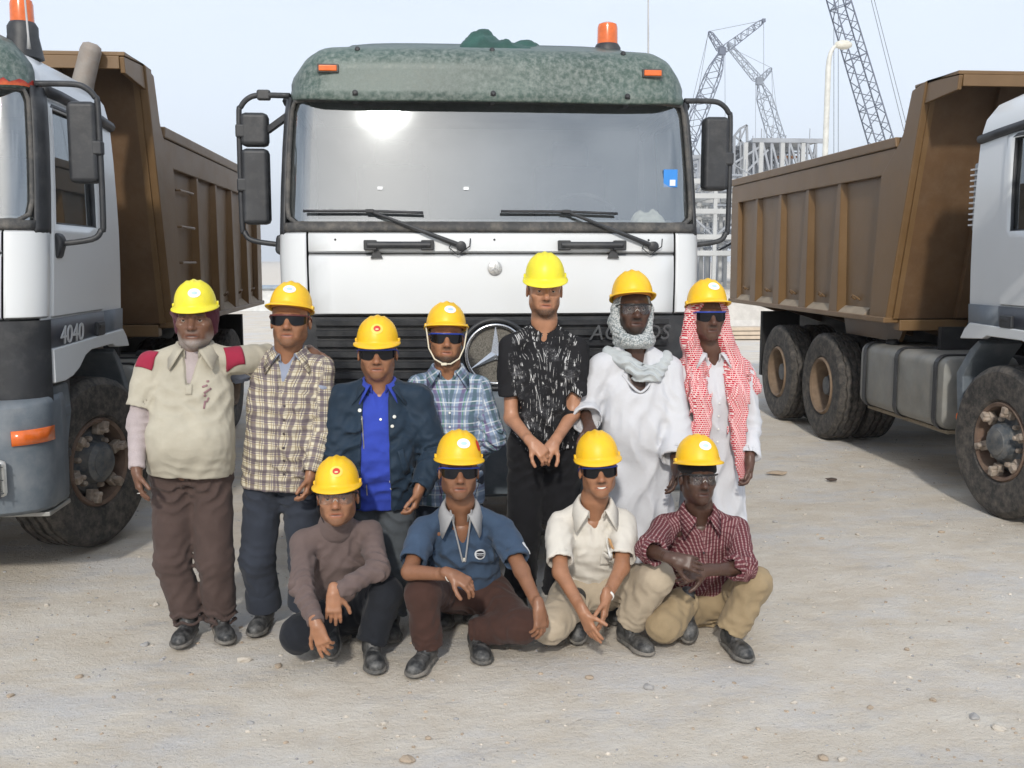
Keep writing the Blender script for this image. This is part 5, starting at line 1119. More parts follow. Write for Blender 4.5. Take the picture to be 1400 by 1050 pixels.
def top(P, m, off=.014, hem=-.22, flare=0., sleeves=('long', 'long'), r=(.062, .054, .042), neckr=.066, vneck=None, h=.0072, seed=1, name='shirt', frac=.62, open_front=None, folds=1., wristgap=.015, attach=None):
    folds *= 1.4
    pts = np.array([P.pel + P.spine*hem*.6, P.mid, P.sa, P.sb, P.ea, P.eb, P.wa, P.wb]); f = Field(pts.min(0)-.19, pts.max(0)+.19, h)
    f.loft(torso_secs(P, off, hem, flare), P.lat, .03, cap=.006); segs = [(P.pel+P.spine*-.2, P.mid, .165, P.lat)]
    g = np.random.default_rng(seed)
    for s, e, w, kind in ((P.sa, P.ea, P.wa, sleeves[0]), (P.sb, P.eb, P.wb, sleeves[1])):
        f.rc(P.neck-P.spine*.035, s-P.spine*.004, .042+off*.5, r[0]-.017, .05)
        if kind == 'short': b = s + (e-s)*frac; f.rc(s, s+(e-s)*.35, r[0]*.78, r[0]*.95, .04); sleeve(f, s+(e-s)*.2, b, r[0]*.92, r[0]*1.06, .04)
        elif kind == 'long' or kind == 'roll':
            f.rc(s, e, r[0], r[1], .04); b = w - unit(w-e)*wristgap if kind == 'long' else e + (w-e)*.35; sleeve(f, e, b, r[1], r[2] if kind == 'long' else r[1]*.98, .025)
            if kind == 'roll': sleeve(f, b-unit(b-e)*.05, b, r[1]*1.03, r[1]*1.07, .004)
            elif kind == 'long': sleeve(f, b-unit(b-e)*.055, b, r[2]*1.02, r[2]*1.0, .006)
            for k in range(2): f.fold(e + g.normal(size=3)*.015, .075, unit(w-s)+g.normal(size=3)*.25, .038+.012*k, .0065*folds, seed*7+k)
            f.fold(e*.4+w*.6, .07, unit(w-e)+g.normal(size=3)*.4, .045, .0045*folds, seed*7+3)
        segs += [(s, e, .055, P.fwd), (e, w, .048, P.fwd)]
        f.fold(s + (e-s)*.35 - P.spine*.05 + (P.mid-s)*.25, .085, unit(e-s)*.6 + unit(P.mid-s)*.6, .045, .0055*folds, seed*5+2)
    L = np.linalg.norm(P.mid-P.pel)
    for k in range(4): f.fold(P.pel + P.spine*L*g.uniform(-.1, .75) + P.lat*g.uniform(-.12, .12) + P.fwd*.1, (.13, .12, .13), P.spine*g.uniform(.4, 1) + P.lat*g.uniform(-1, 1), g.uniform(.07, .11), .0058*folds, seed*11+k)
    f.fold(P.pel + P.spine*L*.05 + P.fwd*.08, (.2, .15, .08), P.spine + P.lat*.2, .055, .005*folds, seed+40)
    f.ripple(.0016*folds, .03, seed)
    up = unit(P.c-P.mid); f.rc(P.neck-up*.02, P.neck+up*.14, neckr, neckr+.02, .006, True)
    if vneck: f.rc(P.neck+P.fwd*.06, P.mid - P.spine*vneck[0] + P.fwd*.125, neckr*.78, vneck[1], .004, True); 
    if open_front:
        w, t0 = open_front
        def fo(Q): q = Q-P.pel; x = q @ P.lat; y = q @ P.fwd; t = (q @ P.spine)/L; ww = w[0] + (w[1]-w[0])*np.clip(t, 0, 1); return np.maximum(np.abs(x-t0)-ww, .02-y)
        f.add(fo, P.pel-P.spine*.35-.3, P.mid+.3, .012, True)
    V, F = f.mesh(1); o = np_mesh(name, V, F, m, attach or P.root, {'pat': pat_attr(V, segs)}); return o
def trousers(P, m, r=(.102, .083, .078), h=.0075, seed=1, waist=.10, hemgap=.02, folds=1., brk=.008, seat=None, seath=.115):
    folds *= 1.5
    pts = np.array([P.pel+P.spine*waist, P.ka, P.kb, P.fa[0], P.fb[0], P.ha, P.hb]); f = Field(pts.min(0)-.17, pts.max(0)+.17, h); g = np.random.default_rng(seed+77)
    S = seat if seat is not None else P.pel; ax = P.spine
    f.loft([(P.pel+ax*waist, .152*P.bw+P.belly*.4, .112*P.bw+P.belly*.4), (P.pel, .17*P.bw, .125*P.bw), (P.pel-ax*.07, .165*P.bw, .115*P.bw)], P.lat, .03)
    segs = [(P.pel+ax*waist, P.pel-ax*.1, .16, P.lat)]
    for hp, k, a in ((P.ha, P.ka, P.fa[0]), (P.hb, P.kb, P.fb[0])):
        f.rc(hp, k, r[0], r[1], .045); e = a + unit(k-a)*hemgap; sleeve(f, k, e, r[1], r[2], .03); segs += [(hp, k, .09, P.fwd), (k, a, .08, P.fwd)]
        bent = float(np.dot(unit(hp-k), unit(a-k))); 
        for j in range(2): f.fold(k + g.normal(size=3)*.02, .09, unit(hp-a)+g.normal(size=3)*.25, .05, (.004 if bent < -.8 else .0022)*folds, seed*3+j)
        f.fold(hp + (k-hp)*.25 + P.fwd*.03, .11, unit(k-hp)+P.lat*g.uniform(-1, 1), .06, .0075*folds, seed*3+5)
        f.fold(k + (a-k)*.5, (.1, .1, .16), P.lat + g.normal(size=3)*.3, .07, .004*folds, seed*3+6); f.fold(e + unit(k-a)*.03, (.1, .1, .05), unit(k-a)+g.normal(size=3)*.25, .038, brk*folds, seed*3+8)
    if np.linalg.norm(P.ka-P.kb) > .3: f.rc(P.ha+(P.ka-P.ha)*.22, P.hb+(P.kb-P.hb)*.22, .088, .088, .06)
    f.fold((P.ha+P.hb)/2 + P.fwd*.09 - P.spine*.04, .09, P.lat*.6+P.spine, .05, .006*folds, seed+60); f.ripple(.0015*folds, .035, seed)
    V, F = f.mesh(1); return np_mesh('trousers', V, F, m, P.root, {'pat': pat_attr(V, segs)})
def shoes(P, m=SHOE):
    for q in (P.fa, P.fb): make_shoe(P.root, *q, m=m)
def stand_foot(x, y, turn=0., L=.285):
    """ankle, heel, toe of a flat foot whose ankle stands over (x, y), turned by `turn` from facing the camera"""
    d = V3(math.sin(turn), -math.cos(turn), 0); a = V3(x, y, .085); return (a, V3(x, y, 0)-d*.07, V3(x, y, 0)+d*(L-.07))
def buttons(P, target, m, c0, c1, n, r=.006):
    for k in range(n): q = c0 + (c1-c0)*k/max(1, n-1); decal(P, 'button', target, m, q, 2*r, 2*r, 'disc', .004, n=4)
# ---------------------------------------------------------------- the crew
def foot(u, v, turn=0., L=.285):
    """flat foot whose toe tip was measured at (u, v)"""
    t = gnd(u, v); t[2] = 0; d = V3(math.sin(turn), -math.cos(turn), 0); a = t - d*(L-.07); return (V3(a[0], a[1], .09), t-d*L, t)
def tiptoe(u, v, turn=0., L=.25, lift=40):
    """foot resting on its toes, heel raised"""
    t = gnd(u, v); t[2] = 0.0; e = R(lift); d = V3(math.sin(turn)*math.cos(e), -math.cos(turn)*math.cos(e), -math.sin(e)); t = t + V3(0, 0, .015); h = t - d*L; up = np.cross(unit(np.cross(d, (0, 0, 1))), d); return (h + d*.06 + up*.10, h, t)
HANG_A = dict(d=V3(.06, -.15, -1), n=V3(1, .35, 0), side=1, curl=(.3, .35, .4, .45, .5))
HANG_B = dict(d=V3(-.06, -.15, -1), n=V3(-1, .35, 0), side=-1, curl=(.3, .35, .4, .45, .5))
SK1 = skin('skin_deep_brown', (.155, .075, .045), (.42, .41, .40)); SK2 = skin('skin_tan', (.30, .142, .078)); SK3 = skin('skin_tan_warm', (.33, .158, .086)); SK5 = skin('skin_olive', (.40, .20, .118), (.06, .04, .03)); SK6 = skin('skin_dark', (.075, .038, .026), (.012, .01, .009)); SK7 = skin('skin_dark_brown', (.10, .05, .034)); SK8 = skin('skin_brown', (.235, .11, .06))
def limb(P0, uv, L, near=True): return solve(P0, uv, L, near)
def std_arm(s, euv, wuv, nears=(True, True), Lu=.28, Lf=.25):
    e = solve(s, euv, Lu, nears[0]); w = solve(e, wuv, Lf, nears[1]); return e, w

def p1():
    Y = 5.12; sa, sb = at(205, 497, Y), at(322, 492, Y+.02); ea, wa = std_arm(sa, (188, 578), (187, 645), (False, True)); eb = at(383, 488, 5.36); wb = at(424, 481, 5.27)
    fa, fb = foot(242, 888, -.05), foot(312, 882, .35); pel = at(262, 636, 5.15)
    P = make_person('stout man in beige polo, maroon cap under lemon hard hat, arm round neighbour', at(262, 437, 5.0), .03, .0, 0, sa, sb, ea, eb, wa, wb, pel, None, at(236, 765, 5.12), at(294, 765, 5.12), fa, fb, SK1, 'grey', 1.04, 1.06, .09, 1.06,
                    (dict(d=V3(.12, -.1, -1), n=V3(1, .5, 0), side=1, curl=(.2, .3, .3, .35, .4)), dict(d=V3(.30, -.85, -.42), n=V3(.1, .45, -.9), side=1, curl=(.2, .45, .5, .5, .5), sc=1.02)), open_eyes=True)
    tr = trousers(P, cloth('brown_trousers', (.075, .052, .046)), (.108, .090, .078), seed=11, hemgap=-.035, folds=1.1, brk=.012)
    top(P, cloth('lavender_undershirt', (.36, .31, .31), heather=.3), .002, -.0, 0, ('long', 'long'), (.052, .048, .038), .058, seed=3, name='undershirt', h=.008, folds=.4)
    beige = cloth('beige_polo', (.42, .39, .315), var=.08); s = top(P, beige, .02, -.05, .02, ('short', 'short'), (.067, .06, .05), .070, (.09, .012), seed=5, frac=.74, folds=.9)
    mar = cloth('maroon_patch', (.30, .025, .055))
    for sh, sg in ((P.sa, -1), (P.sb, 1)): decal(P, 'shoulder_patch', s, mar, sh + V3(-sg*.01, -.01, 0), .085, .10, dirn=(-sg*.30, .75, -.6), off=.004, rot=sg*.1)
    collar(s, P.neck-V3(0, -.004, .035), V3(0, .1, 1), V3(0, -1, 0), beige, .078, .42, .055, .028, .045, spread=.03)
    ink = cloth('purple_stitch', (.27, .16, .17))
    for k in range(6): decal(P, 'embroidery', s, ink, P.mid + V3(.085+.006*(-1)**k, 0, -.085-.022*k), .012+.012*(k % 3), .009, 'rect', .003, n=3, rot=.3*k)
    decal(P, 'placket', s, beige, P.mid + V3(.006, 0, -.12), .03, .05, off=.004, n=4)
    f = Field(P.c-.15, P.c+.15, .0055); f.ell(P.T(0, .018, .03), (.106, .122, .108), .02, P.Rm)     # knitted cap, open at the face
    f.rc(P.T(-.07, .012, .02), P.T(-.068, .014, -.05), .032, .026, .02); f.rc(P.T(.07, .012, .02), P.T(.068, .014, -.05), .032, .026, .02); f.rc(P.T(0, .07, .0), P.T(0, .05, -.075), .06, .05, .03); f.rc(P.T(-.09, .03, .03), P.T(-.1, .03, .025), .02, .015, .02)
    f.ell(P.T(0, -.105, -.045), (.076, .12, .10), .01, P.Rm, True); f.fold(P.c, .14, V3(1, .1, .2), .018, .003, 4); V, F = f.mesh(1); np_mesh('knitted_cap', V, F, cloth('maroon_knit', (.075, .02, .032), heather=.2), P.root)
    make_hat('hard_hat', P.root, HATL, P.c, P.Rm, .035, .05, 1.0, .066, .012, 'white'); shoes(P)
    MB().tube([P.wa + V3(.012, -.012, -.100) + V3(.011*math.cos(a), .011*math.sin(a), .002*math.cos(a)) for a in np.linspace(0, 6.28, 13)], .0025, 6).build('ring', SILV, P.root, smooth=True)
def p2():
    Y = 5.22; sa, sb = at(343, 503, Y), at(440, 505, Y-.02); eb, wb = std_arm(sb, (440, 588), (424, 652), (False, True)); ea = at(285, 522, 5.42); wa = at(226, 486, 5.24)
    fa, fb = foot(346, 872, -.12), foot(420, 868, .15); pel = at(386, 645, 5.22)
    P = make_person('man in black and cream checked shirt with maroon-framed sunglasses', at(393, 437, 5.1), -.03, -.10, .02, sa, sb, ea, eb, wa, wb, pel, None, at(352, 765, 5.18), at(418, 765, 5.18), fa, fb, SK2, 'stub', 1.03, 1.05, .03, 1.03,
                    (dict(d=V3(-.5, -.85, .05), n=V3(.1, .15, -1), side=-1, curl=(.2, .5, .5, .5, .5)), dict(d=V3(-.15, -.25, -1), n=V3(-1, .2, 0), side=-1, curl=(.4, .5, .55, .6, .6))), glasses=(DARKL, REDF))
    t = trousers(P, cloth('slate_trousers', (.034, .040, .054)), (.102, .086, .080), seed=21, hemgap=.0, brk=.005)
    for k, q in ((P.ka, P.fa[0]), (P.kb, P.fb[0])):
        f = Field(q-.15, q+.2, .0075); u = unit(k-q); sleeve(f, q+u*.075, q-u*.002, .09, .092, .004); V, F = f.mesh(1); np_mesh('turn_up', V, F, MATS['slate_trousers'], t)
    inner = cloth('blue_undershirt', (.25, .28, .36)); top(P, inner, .002, .6, 0, ('short', 'short'), (.05, .05, .04), .060, (.10, .01), seed=8, name='undershirt', h=.009, frac=.3)
    pl = plaid('cream_black_check', (.58, .53, .40), [(.052, 0, .36, (.13, .10, .12), .80), (.052, .5, .10, (.25, .19, .12), .7), (.052, .32, .05, (.05, .03, .09), .9)], [(.052, 0, .34, (.10, .08, .10), .72), (.052, .5, .09, (.22, .17, .11), .6), (.052, .3, .05, (.05, .03, .09), .9)])
    s = top(P, pl, .02, -.13, .03, ('none', 'long'), (.064, .06, .05), .070, (.09, .012), seed=9, frac=.5, folds=1.2)
    collar(s, P.neck-V3(0, -.002, .035), V3(0, .1, 1), V3(0, -1, 0), pl, .074, .55, .05, .026, .05, spread=.028); collar(s, P.neck-V3(0, -.002, .038), V3(0, .1, 1), V3(0, -1, 0), inner, .067, .5, .03, .028, .02, 'inner_collar', .004)
    dk = mat('dark_button', (.06, .045, .05), .4)
    for k in range(6): decal(P, 'button', s, dk, P.mid + V3(.004-.002*k, 0, -.17-.068*k), .013, .013, 'disc', .004, n=4)
    make_hat('hard_hat', P.root, HATO, P.c, P.Rm, .038, -.16, 1.04, .066, .012, 'white'); shoes(P)
def p3():
    Y = 5.17; sa, sb = at(470, 545, Y), at(570, 545, Y); ea, wa = std_arm(sa, (458, 625), (468, 690), (False, True), .27, .24); eb, wb = std_arm(sb, (594, 620), (572, 672), (False, True), .27, .24)
    fa, fb = foot(462, 880, -.1), foot(536, 880, .05); pel = at(518, 662, 5.2)
    P = make_person('man in open navy jacket over bright blue polo, dark sunglasses', at(515, 484, 5.08), 0, -.02, 0, sa, sb, ea, eb, wa, wb, pel, None, at(482, 775, 5.16), at(540, 775, 5.16), fa, fb, SK2, 'stub', 1.02, 1.06, .04, 1.0, (HANG_A, dict(d=V3(-.25, -.2, -1), n=V3(-1, .2, 0), side=-1, curl=(.4, .5, .55, .6, .6))), glasses=(DARKL, BLUEF))
    trousers(P, cloth('grey_jeans', (.075, .085, .095)), (.10, .085, .08), seed=31, hemgap=-.02)
    blue = cloth('royal_blue_polo', (.035, .062, .37), var=.1); s = top(P, blue, .012, -.22, 0, ('short', 'short'), (.056, .05, .04), .067, (.06, .010), seed=33, frac=.4, name='polo_shirt')
    collar(s, P.neck-V3(0, .0, .035), V3(0, .1, 1), V3(0, -1, 0), blue, .072, .5, .05, .026, .045, spread=.02); decal(P, 'button', s, mat('pearl', (.75, .75, .72), .3), P.mid + V3(.004, 0, -.09), .013, .013, 'disc', .004, n=4)
    navy = cloth('navy_jacket', (.016, .030, .050), .6, var=.2); j = top(P, navy, .034, -.20, .0, ('long', 'long'), (.078, .072, .056), .082, None, seed=35, name='jacket', open_front=((.075, .062), -.01), folds=1.5)
    f = Field(P.pel-.3, P.pel+.3, .0075); L = np.linalg.norm(P.mid-P.pel)
    collar(j, P.neck-V3(0, -.01, .055), V3(0, .15, 1), V3(0, -1, 0), navy, .092, .62, .06, .03, .03, spread=.035)
    zm = mat('zip_metal', (.42, .40, .34), .4, .7)
    MB().tube([P.mid + V3(-.088+.02*k, -.118-.004*math.sin(3*k), -.07-.40*k) for k in np.linspace(0, 1, 9)], .003, 5).build('zip', zm, j)
    pr = mat('snap_pearl', (.65, .65, .60), .3)
    for q in ((-.098, -.045), (-.083, -.085), (.072, -.075), (.062, -.12), (.04, -.40), (.045, -.44)): decal(P, 'snap', j, pr, P.mid + V3(q[0], 0, q[1]), .017, .017, 'disc', .005, n=4)
    decal(P, 'pocket_flap', j, navy, P.mid + V3(.115, 0, -.30), .03, .13, off=.008, n=4, rot=.25)
    make_hat('hard_hat', P.root, HATO, P.c, P.Rm, .035, .03, 1.04, .060, .012, 'red'); shoes(P)
def p4():
    Y = 5.42; sa, sb = at(572, 528, Y), at(655, 530, Y); ea = solve(sa, (552, 600), .27, False); eb = solve(sb, (676, 598), .27, False); wa, wb = at(600, 628, 5.62), at(640, 634, 5.62)
    fa, fb = foot(606, 862, -.1), foot(650, 856, .1); pel = at(614, 640, 5.42)
    P = make_person('man in blue green plaid shirt, white chin strap hanging from his hard hat', at(611, 462, 5.3), .03, -.08, .03, sa, sb, ea, eb, wa, wb, pel, None, at(592, 750, 5.38), at(636, 750, 5.38), fa, fb, SK3, 'thin', 1.02, 1.0, .02, .96, (dict(d=V3(1, .1, -.1), n=V3(0, -1, 0), side=1), dict(d=V3(-1, .1, -.1), n=V3(0, -1, 0), side=-1)), glasses=(DARKL, BLUEF))
    trousers(P, cloth('dark_blue_jeans', (.03, .038, .055)), seed=41)
    pl = plaid('blue_green_plaid', (.25, .32, .44), [(.11, 0, .20, (.06, .12, .13), .8), (.11, .24, .05, (.62, .66, .66), .8), (.11, .5, .14, (.16, .10, .22), .75), (.11, .36, .06, (.10, .26, .16), .8), (.11, -.24, .05, (.6, .64, .66), .8)], [(.11, 0, .22, (.10, .14, .20), .6), (.11, .3, .05, (.6, .64, .66), .75), (.11, .5, .10, (.14, .12, .22), .55), (.11, -.3, .05, (.6, .64, .66), .7)])
    s = top(P, pl, .018, -.40, .02, ('long', 'long'), (.062, .058, .046), .069, (.04, .014), seed=43, folds=1.2)
    top(P, cloth('slate_tee', (.06, .07, .10)), .002, .6, 0, ('short', 'short'), (.05, .05, .04), .060, None, seed=8, name='undershirt', h=.009, frac=.3)
    collar(s, P.neck-V3(0, -.002, .033), V3(0, .1, 1), V3(0, -1, 0), pl, .072, .5, .05, .026, .04, spread=.026); dk = mat('pearl', (.75, .75, .72), .3)
    for k in range(6): decal(P, 'button', s, dk, P.mid + V3(.0, 0, -.12-.073*k), .012, .012, 'disc', .004, n=4)
    make_hat('hard_hat', P.root, HATO, P.c, P.Rm, .036, -.16, 1.05, .062, .01, 'white'); T = P.T
    MB().tube([T(-.098, -.045, .06), T(-.092, -.055, .02), T(-.082, -.055, -.05), T(-.055, -.07, -.10), T(-.015, -.085, -.122), T(.02, -.085, -.121), T(.06, -.07, -.095), T(.083, -.055, -.045), T(.092, -.055, .02), T(.098, -.045, .06)], .0042, 6).build('chin_strap', mat('strap_cream', (.72, .66, .52), .8), P.root, smooth=True)
    MB().box(T(-.012, -.092, -.122), (.03, .012, .014)).build('buckle', mat('strap_cream', (.72, .66, .52), .8), P.root, bevel=.003); shoes(P)
def p5():
    Y = 5.3; sa, sb = at(697, 474, Y), at(790, 476, Y); ea = solve(sa, (699, 572), .31, False); eb = solve(sb, (783, 566), .31, False); wa = solve(ea, (728, 606), .26, True); wb = solve(eb, (757, 606), .26, True)
    fa, fb = foot(706, 862, -.15), foot(778, 862, .15); pel = at(744, 610, 5.34)
    P = make_person('tall man in black streaky t-shirt, bare arms, hands clasped before him', at(747, 397, 5.18), -.03, .03, .03, sa, sb, ea, eb, wa, wb, pel, None, at(716, 735, 5.3), at(770, 735, 5.3), fa, fb, SK5, 'thin', 1.03, .98, .02, 1.0,
                    (dict(d=V3(.62, -.35, -.55), n=V3(-.2, .8, -.4), side=-1, curl=(.4, .6, .65, .7, .75)), dict(d=V3(-.55, -.45, -.6), n=V3(.2, .8, -.5), side=1, curl=(.4, .7, .75, .8, .8))), open_eyes=True)
    trousers(P, cloth('black_trousers', (.012, .012, .014)), (.106, .09, .084), seed=51)
    m, nt, b = nodes('black_streaky_tee'); sp = N(nt, 'SeparateXYZ'); nt.links.new(attr(nt, 'pat').outputs['Vector'], sp.inputs[0]); mp_ = N(nt, 'Mapping'); mp_.inputs['Scale'].default_value = (60, 5.2, 1); mp_.inputs['Rotation'].default_value = (0, 0, .12); nt.links.new(attr(nt, 'pat').outputs['Vector'], mp_.inputs[0])
    v = N(nt, 'TexVoronoi', Scale=1., _feature='DISTANCE_TO_EDGE'); nt.links.new(mp_.outputs[0], v.inputs['Vector']); k = ramp(nt, v.outputs['Distance'], [(.014, 1), (.045, 0)])
    sel = ramp(nt, noise(nt, 26, 3, .6), [(.50, 0), (.56, 1)]); tor = math_(nt, 'LESS_THAN', sp.outputs[2], .5); k = math_(nt, 'MULTIPLY', math_(nt, 'MULTIPLY', k, sel), tor)
    hz = math_(nt, 'MULTIPLY', math_(nt, 'MULTIPLY', ramp(nt, noise(nt, 9, 5, .65), [(.55, 0), (.75, .35)]), tor), ramp(nt, noise(nt, 150, 2), [(.4, .2), (.6, 1)]))
    c = mixc(nt, hz, (.014, .014, .016), (.38, .38, .40)); c = mixc(nt, k, c, (.55, .55, .55)); nt.links.new(c, b.inputs['Base Color']); b.inputs['Roughness'].default_value = .85; b.inputs['Specular IOR Level'].default_value = .2; bump(nt, b, noise(nt, 16, 4), .45, .008)
    top(P, m, .016, .03, 0, ('short', 'short'), (.064, .06, .05), .071, None, seed=53, frac=.70, folds=1.3, name='t_shirt')
    make_hat('hard_hat', P.root, HATL, P.c, P.Rm, .055, .12, 1.02, .066, .012)
    f = Field(P.c-.14, P.c+.14, .006); f.ell(P.T(0, .018, .035), (.097, .116, .10), .02, P.Rm); f.cut(P.T(0, 0, .034), P.Rm @ V3(0, -.32, -1)); V, F = f.mesh(1)
    m2, nt, b = nodes('black_white_scarf'); v = N(nt, 'TexWave', Scale=42., Distortion=3.); nt.links.new(N(nt, 'TexCoord').outputs['Object'], v.inputs['Vector']); nt.links.new(ramp(nt, v.outputs['Fac'], [(.5, .02), (.62, .7)]), b.inputs['Base Color']); b.inputs['Roughness'].default_value = .9
    np_mesh('head_wrap', V, F, m2, P.root); shoes(P)
    q = P.wa - unit(P.wa-P.ea)*.025; d = unit(P.wa-P.ea); x = unit(np.cross(d, (0, 0, 1))); y = np.cross(d, x)
    MB().grid(np.array([[q + d*t + (x*math.cos(a)*.031 + y*math.sin(a)*.026) for a in np.linspace(0, 6.283, 25)] for t in (-.010, .010)])).build('watch', GOLD, P.root, smooth=True, solid=.004)
    w = P.wa; dd = unit(V3(.62, -.35, -.55)); MB().tube([P.tips[0][2] - dd*.03 + V3(.0095*math.cos(a), .004*math.sin(a), .0095*math.sin(a)) for a in np.linspace(0, 6.28, 13)], .0028, 6).build('ring', SILV, P.root, smooth=True)
def robe(P, m, seed, sl=(.075, .085, .098), ends=(.0, .0), bottom=.14, off=.022, h=.008, wid=(.20, .25)):
    pts = np.array([P.mid, P.sa, P.sb, P.ea, P.eb, P.wa, P.wb, V3(*P.pel[:2], bottom)]); f = Field(pts.min(0)-.27, pts.max(0)+.2, h); L = np.linalg.norm(P.mid-P.pel); g = np.random.default_rng(seed)
    S = [(V3(P.pel[0], P.pel[1]-.02, bottom), wid[1], wid[1]*.72), (P.pel*.5 + V3(P.pel[0], P.pel[1], bottom)*.5, (wid[0]+wid[1])/2, (wid[0]+wid[1])/2*.7)] + [(q, max(a, wid[0]*.9), max(b, wid[0]*.62)) if i < 9 else (q, a, b) for i, (q, a, b) in enumerate(torso_secs(P, off, .0))]
    f.loft(S, P.lat, .03, cap=.005); segs = [(V3(P.pel[0], P.pel[1], bottom), P.mid, .2, P.lat)]
    for s, e, w, en in ((P.sa, P.ea, P.wa, ends[0]), (P.sb, P.eb, P.wb, ends[1])):
        f.rc(P.neck-P.spine*.035, s, .056, sl[0]-.012, .05); f.rc(s, e, sl[0], sl[1], .04); b = e + (w-e)*en; sleeve(f, e, b, sl[1], sl[2], .03, flat=(P.fwd, .72)); segs += [(s, e, .06, P.fwd), (e, w, .06, P.fwd)]
        for k in range(2): f.fold(e + g.normal(size=3)*.02, .1, unit(w-s)+g.normal(size=3)*.3, .06+.02*k, .006, seed*7+k)
        f.fold(s + (e-s)*.4 + (P.mid-s)*.3, .11, unit(e-s)*.4 + unit(P.mid-s)*.8, .06, .008, seed*5+1)
    for k in range(5): x = -.16 + .08*k; f.fold(P.pel + P.lat*x + V3(0, -.12, -.25), (.09, .15, .55), P.lat*1. + V3(0, .2, .05*(-1)**k), .12, .010, seed+k)
    for k in range(3): f.fold(P.mid - P.spine*(.15+.1*k) + P.fwd*.1 + P.lat*g.uniform(-.1, .1), (.13, .12, .12), P.lat + P.spine*g.uniform(-.8, .8), .10, .006, seed+20+k)
    f.ripple(.0008, .06, seed); up = unit(P.c-P.mid); f.rc(P.neck-up*.02, P.neck+up*.14, .072, .09, .006, True); return f, segs
def p6():
    Y = 5.32; sa, sb = at(823, 503, Y), at(914, 505, Y); ea = at(798, 560, 5.34); wa = at(806, 584, 5.13); eb, wb = std_arm(sb, (924, 588), (924, 640), (False, True), .29, .25)
    fa, fb = foot(845, 856, -.1), foot(910, 856, .1); pel = at(868, 625, 5.34)
    P = make_person('bearded man in white robe, grey scarf wrapped round head, hand on a hard hat', at(870, 422, 5.2), .0, -.06, 0, sa, sb, ea, eb, wa, wb, pel, None, at(850, 745, 5.3), at(892, 745, 5.3), fa, fb, SK6, 'full', 1.04, 1.0, .03, 1.0,
                    (dict(d=V3(.1, -.8, -.5), n=V3(.05, .45, -.9), side=-1, curl=(.2, .25, .25, .25, .3)), dict(d=V3(-.05, -.15, -1), n=V3(-1, .2, 0), side=-1, curl=(.4, .4, .45, .5, .5))), glasses=(CLEAR, BLKF), open_eyes=True)
    white = cloth('white_robe_cotton', (.55, .56, .59), var=.03); f, segs = robe(P, white, 61, (.072, .08, .084), ends=(.62, .78), wid=(.185, .24)); f.rc(P.neck+P.fwd*.05, P.mid-P.spine*.06+P.fwd*.11, .06, .055, .01, True); V, F = f.mesh(1); r = np_mesh('robe', V, F, white, P.root, {'pat': pat_attr(V, segs)})
    MB().tube([P.mid - P.spine*(.105-.085*abs(math.sin(a))**1.5) + P.fwd*(.132-.05*abs(math.sin(a))**2) + P.lat*(.085*math.sin(a)) for a in np.linspace(-1.4, 1.4, 21)], .007, 6).build('neck_trim', white, r, smooth=True)
    
    m, nt, b = nodes('grey_scarf'); co = N(nt, 'TexCoord').outputs['Object']; v = N(nt, 'TexVoronoi', Scale=120.); nt.links.new(co, v.inputs['Vector'])
    c = mixc(nt, ramp(nt, v.outputs['Distance'], [(.35, 0), (.65, 1)]), (.50, .52, .52), (.20, .23, .24)); z = N(nt, 'SeparateXYZ'); nt.links.new(co, z.inputs[0])
    lowz = float(P.neck[2]); mr = N(nt, 'MapRange'); mr.inputs['From Min'].default_value = lowz-.045; mr.inputs['From Max'].default_value = lowz-.01; nt.links.new(z.outputs[2], mr.inputs[0]); c = mixc(nt, mr.outputs[0], (.43, .46, .47), c)
    nt.links.new(c, b.inputs['Base Color']); b.inputs['Roughness'].default_value = .95; bump(nt, b, v.outputs['Distance'], .3, .003)
    T = P.T; f = Field(P.c-V3(.30, .25, .36), P.c+V3(.30, .25, .17), .0062)
    f.ell(T(0, .022, .02), (.097, .118, .125), .02, P.Rm); f.rc(T(-.075, .0, .0), T(-.068, -.015, -.10), .032, .030, .02); f.rc(T(.075, .0, .0), T(.066, -.015, -.10), .030, .028, .02); f.rc(T(-.085, .02, -.06), T(-.06, .0, -.13), .035, .03, .03)
    a = [T(-.068, -.02, -.10), T(-.045, -.055, -.135), T(0, -.072, -.150), T(.045, -.055, -.14), T(.066, -.02, -.105), T(.05, .05, -.12), T(0, .08, -.12), T(-.05, .05, -.12)]
    for p, q in zip(a, a[1:]+a[:1]): f.rc(p, q, .024, .024, .012)
    b_ = [P.sa*.82+P.mid*.18+V3(0, -.03, .045), P.mid+V3(-.07, -.10, .02), P.mid+V3(.0, -.132, -.045), P.mid+V3(.085, -.115, -.06), P.sb*.92+P.mid*.08+V3(0, -.05, .03)]
    for p, q in zip(b_, b_[1:]): f.rc(p+V3(0, .02, .02), q+V3(0, .02, .02), .029, .032, .02); f.rc(p+V3(0, .045, .045), q+V3(0, .045, .045), .028, .028, .03)
    f.rc(P.mid+V3(-.09, .02, .03), P.mid+V3(.09, .02, .03), .055, .055, .03); f.rc(P.mid+V3(-.08, .07, .03), P.mid+V3(.1, .07, .03), .05, .05, .03)
    f.ell(T(0, -.095, -.018), (.066, .088, .112), .008, P.Rm, True); f.rc(T(0, -.02, -.02), T(0, -.1, -.08), .05, .055, .008, True)
    for w in range(8): f.rc(P.neck+V3(0, -.012, .0)+V3(.074*math.cos(w*.785), .074*math.sin(w*.785), .0), P.neck+V3(0, -.012, .0)+V3(.074*math.cos(w*.785+.785), .074*math.sin(w*.785+.785), .0), .036, .036, .02)
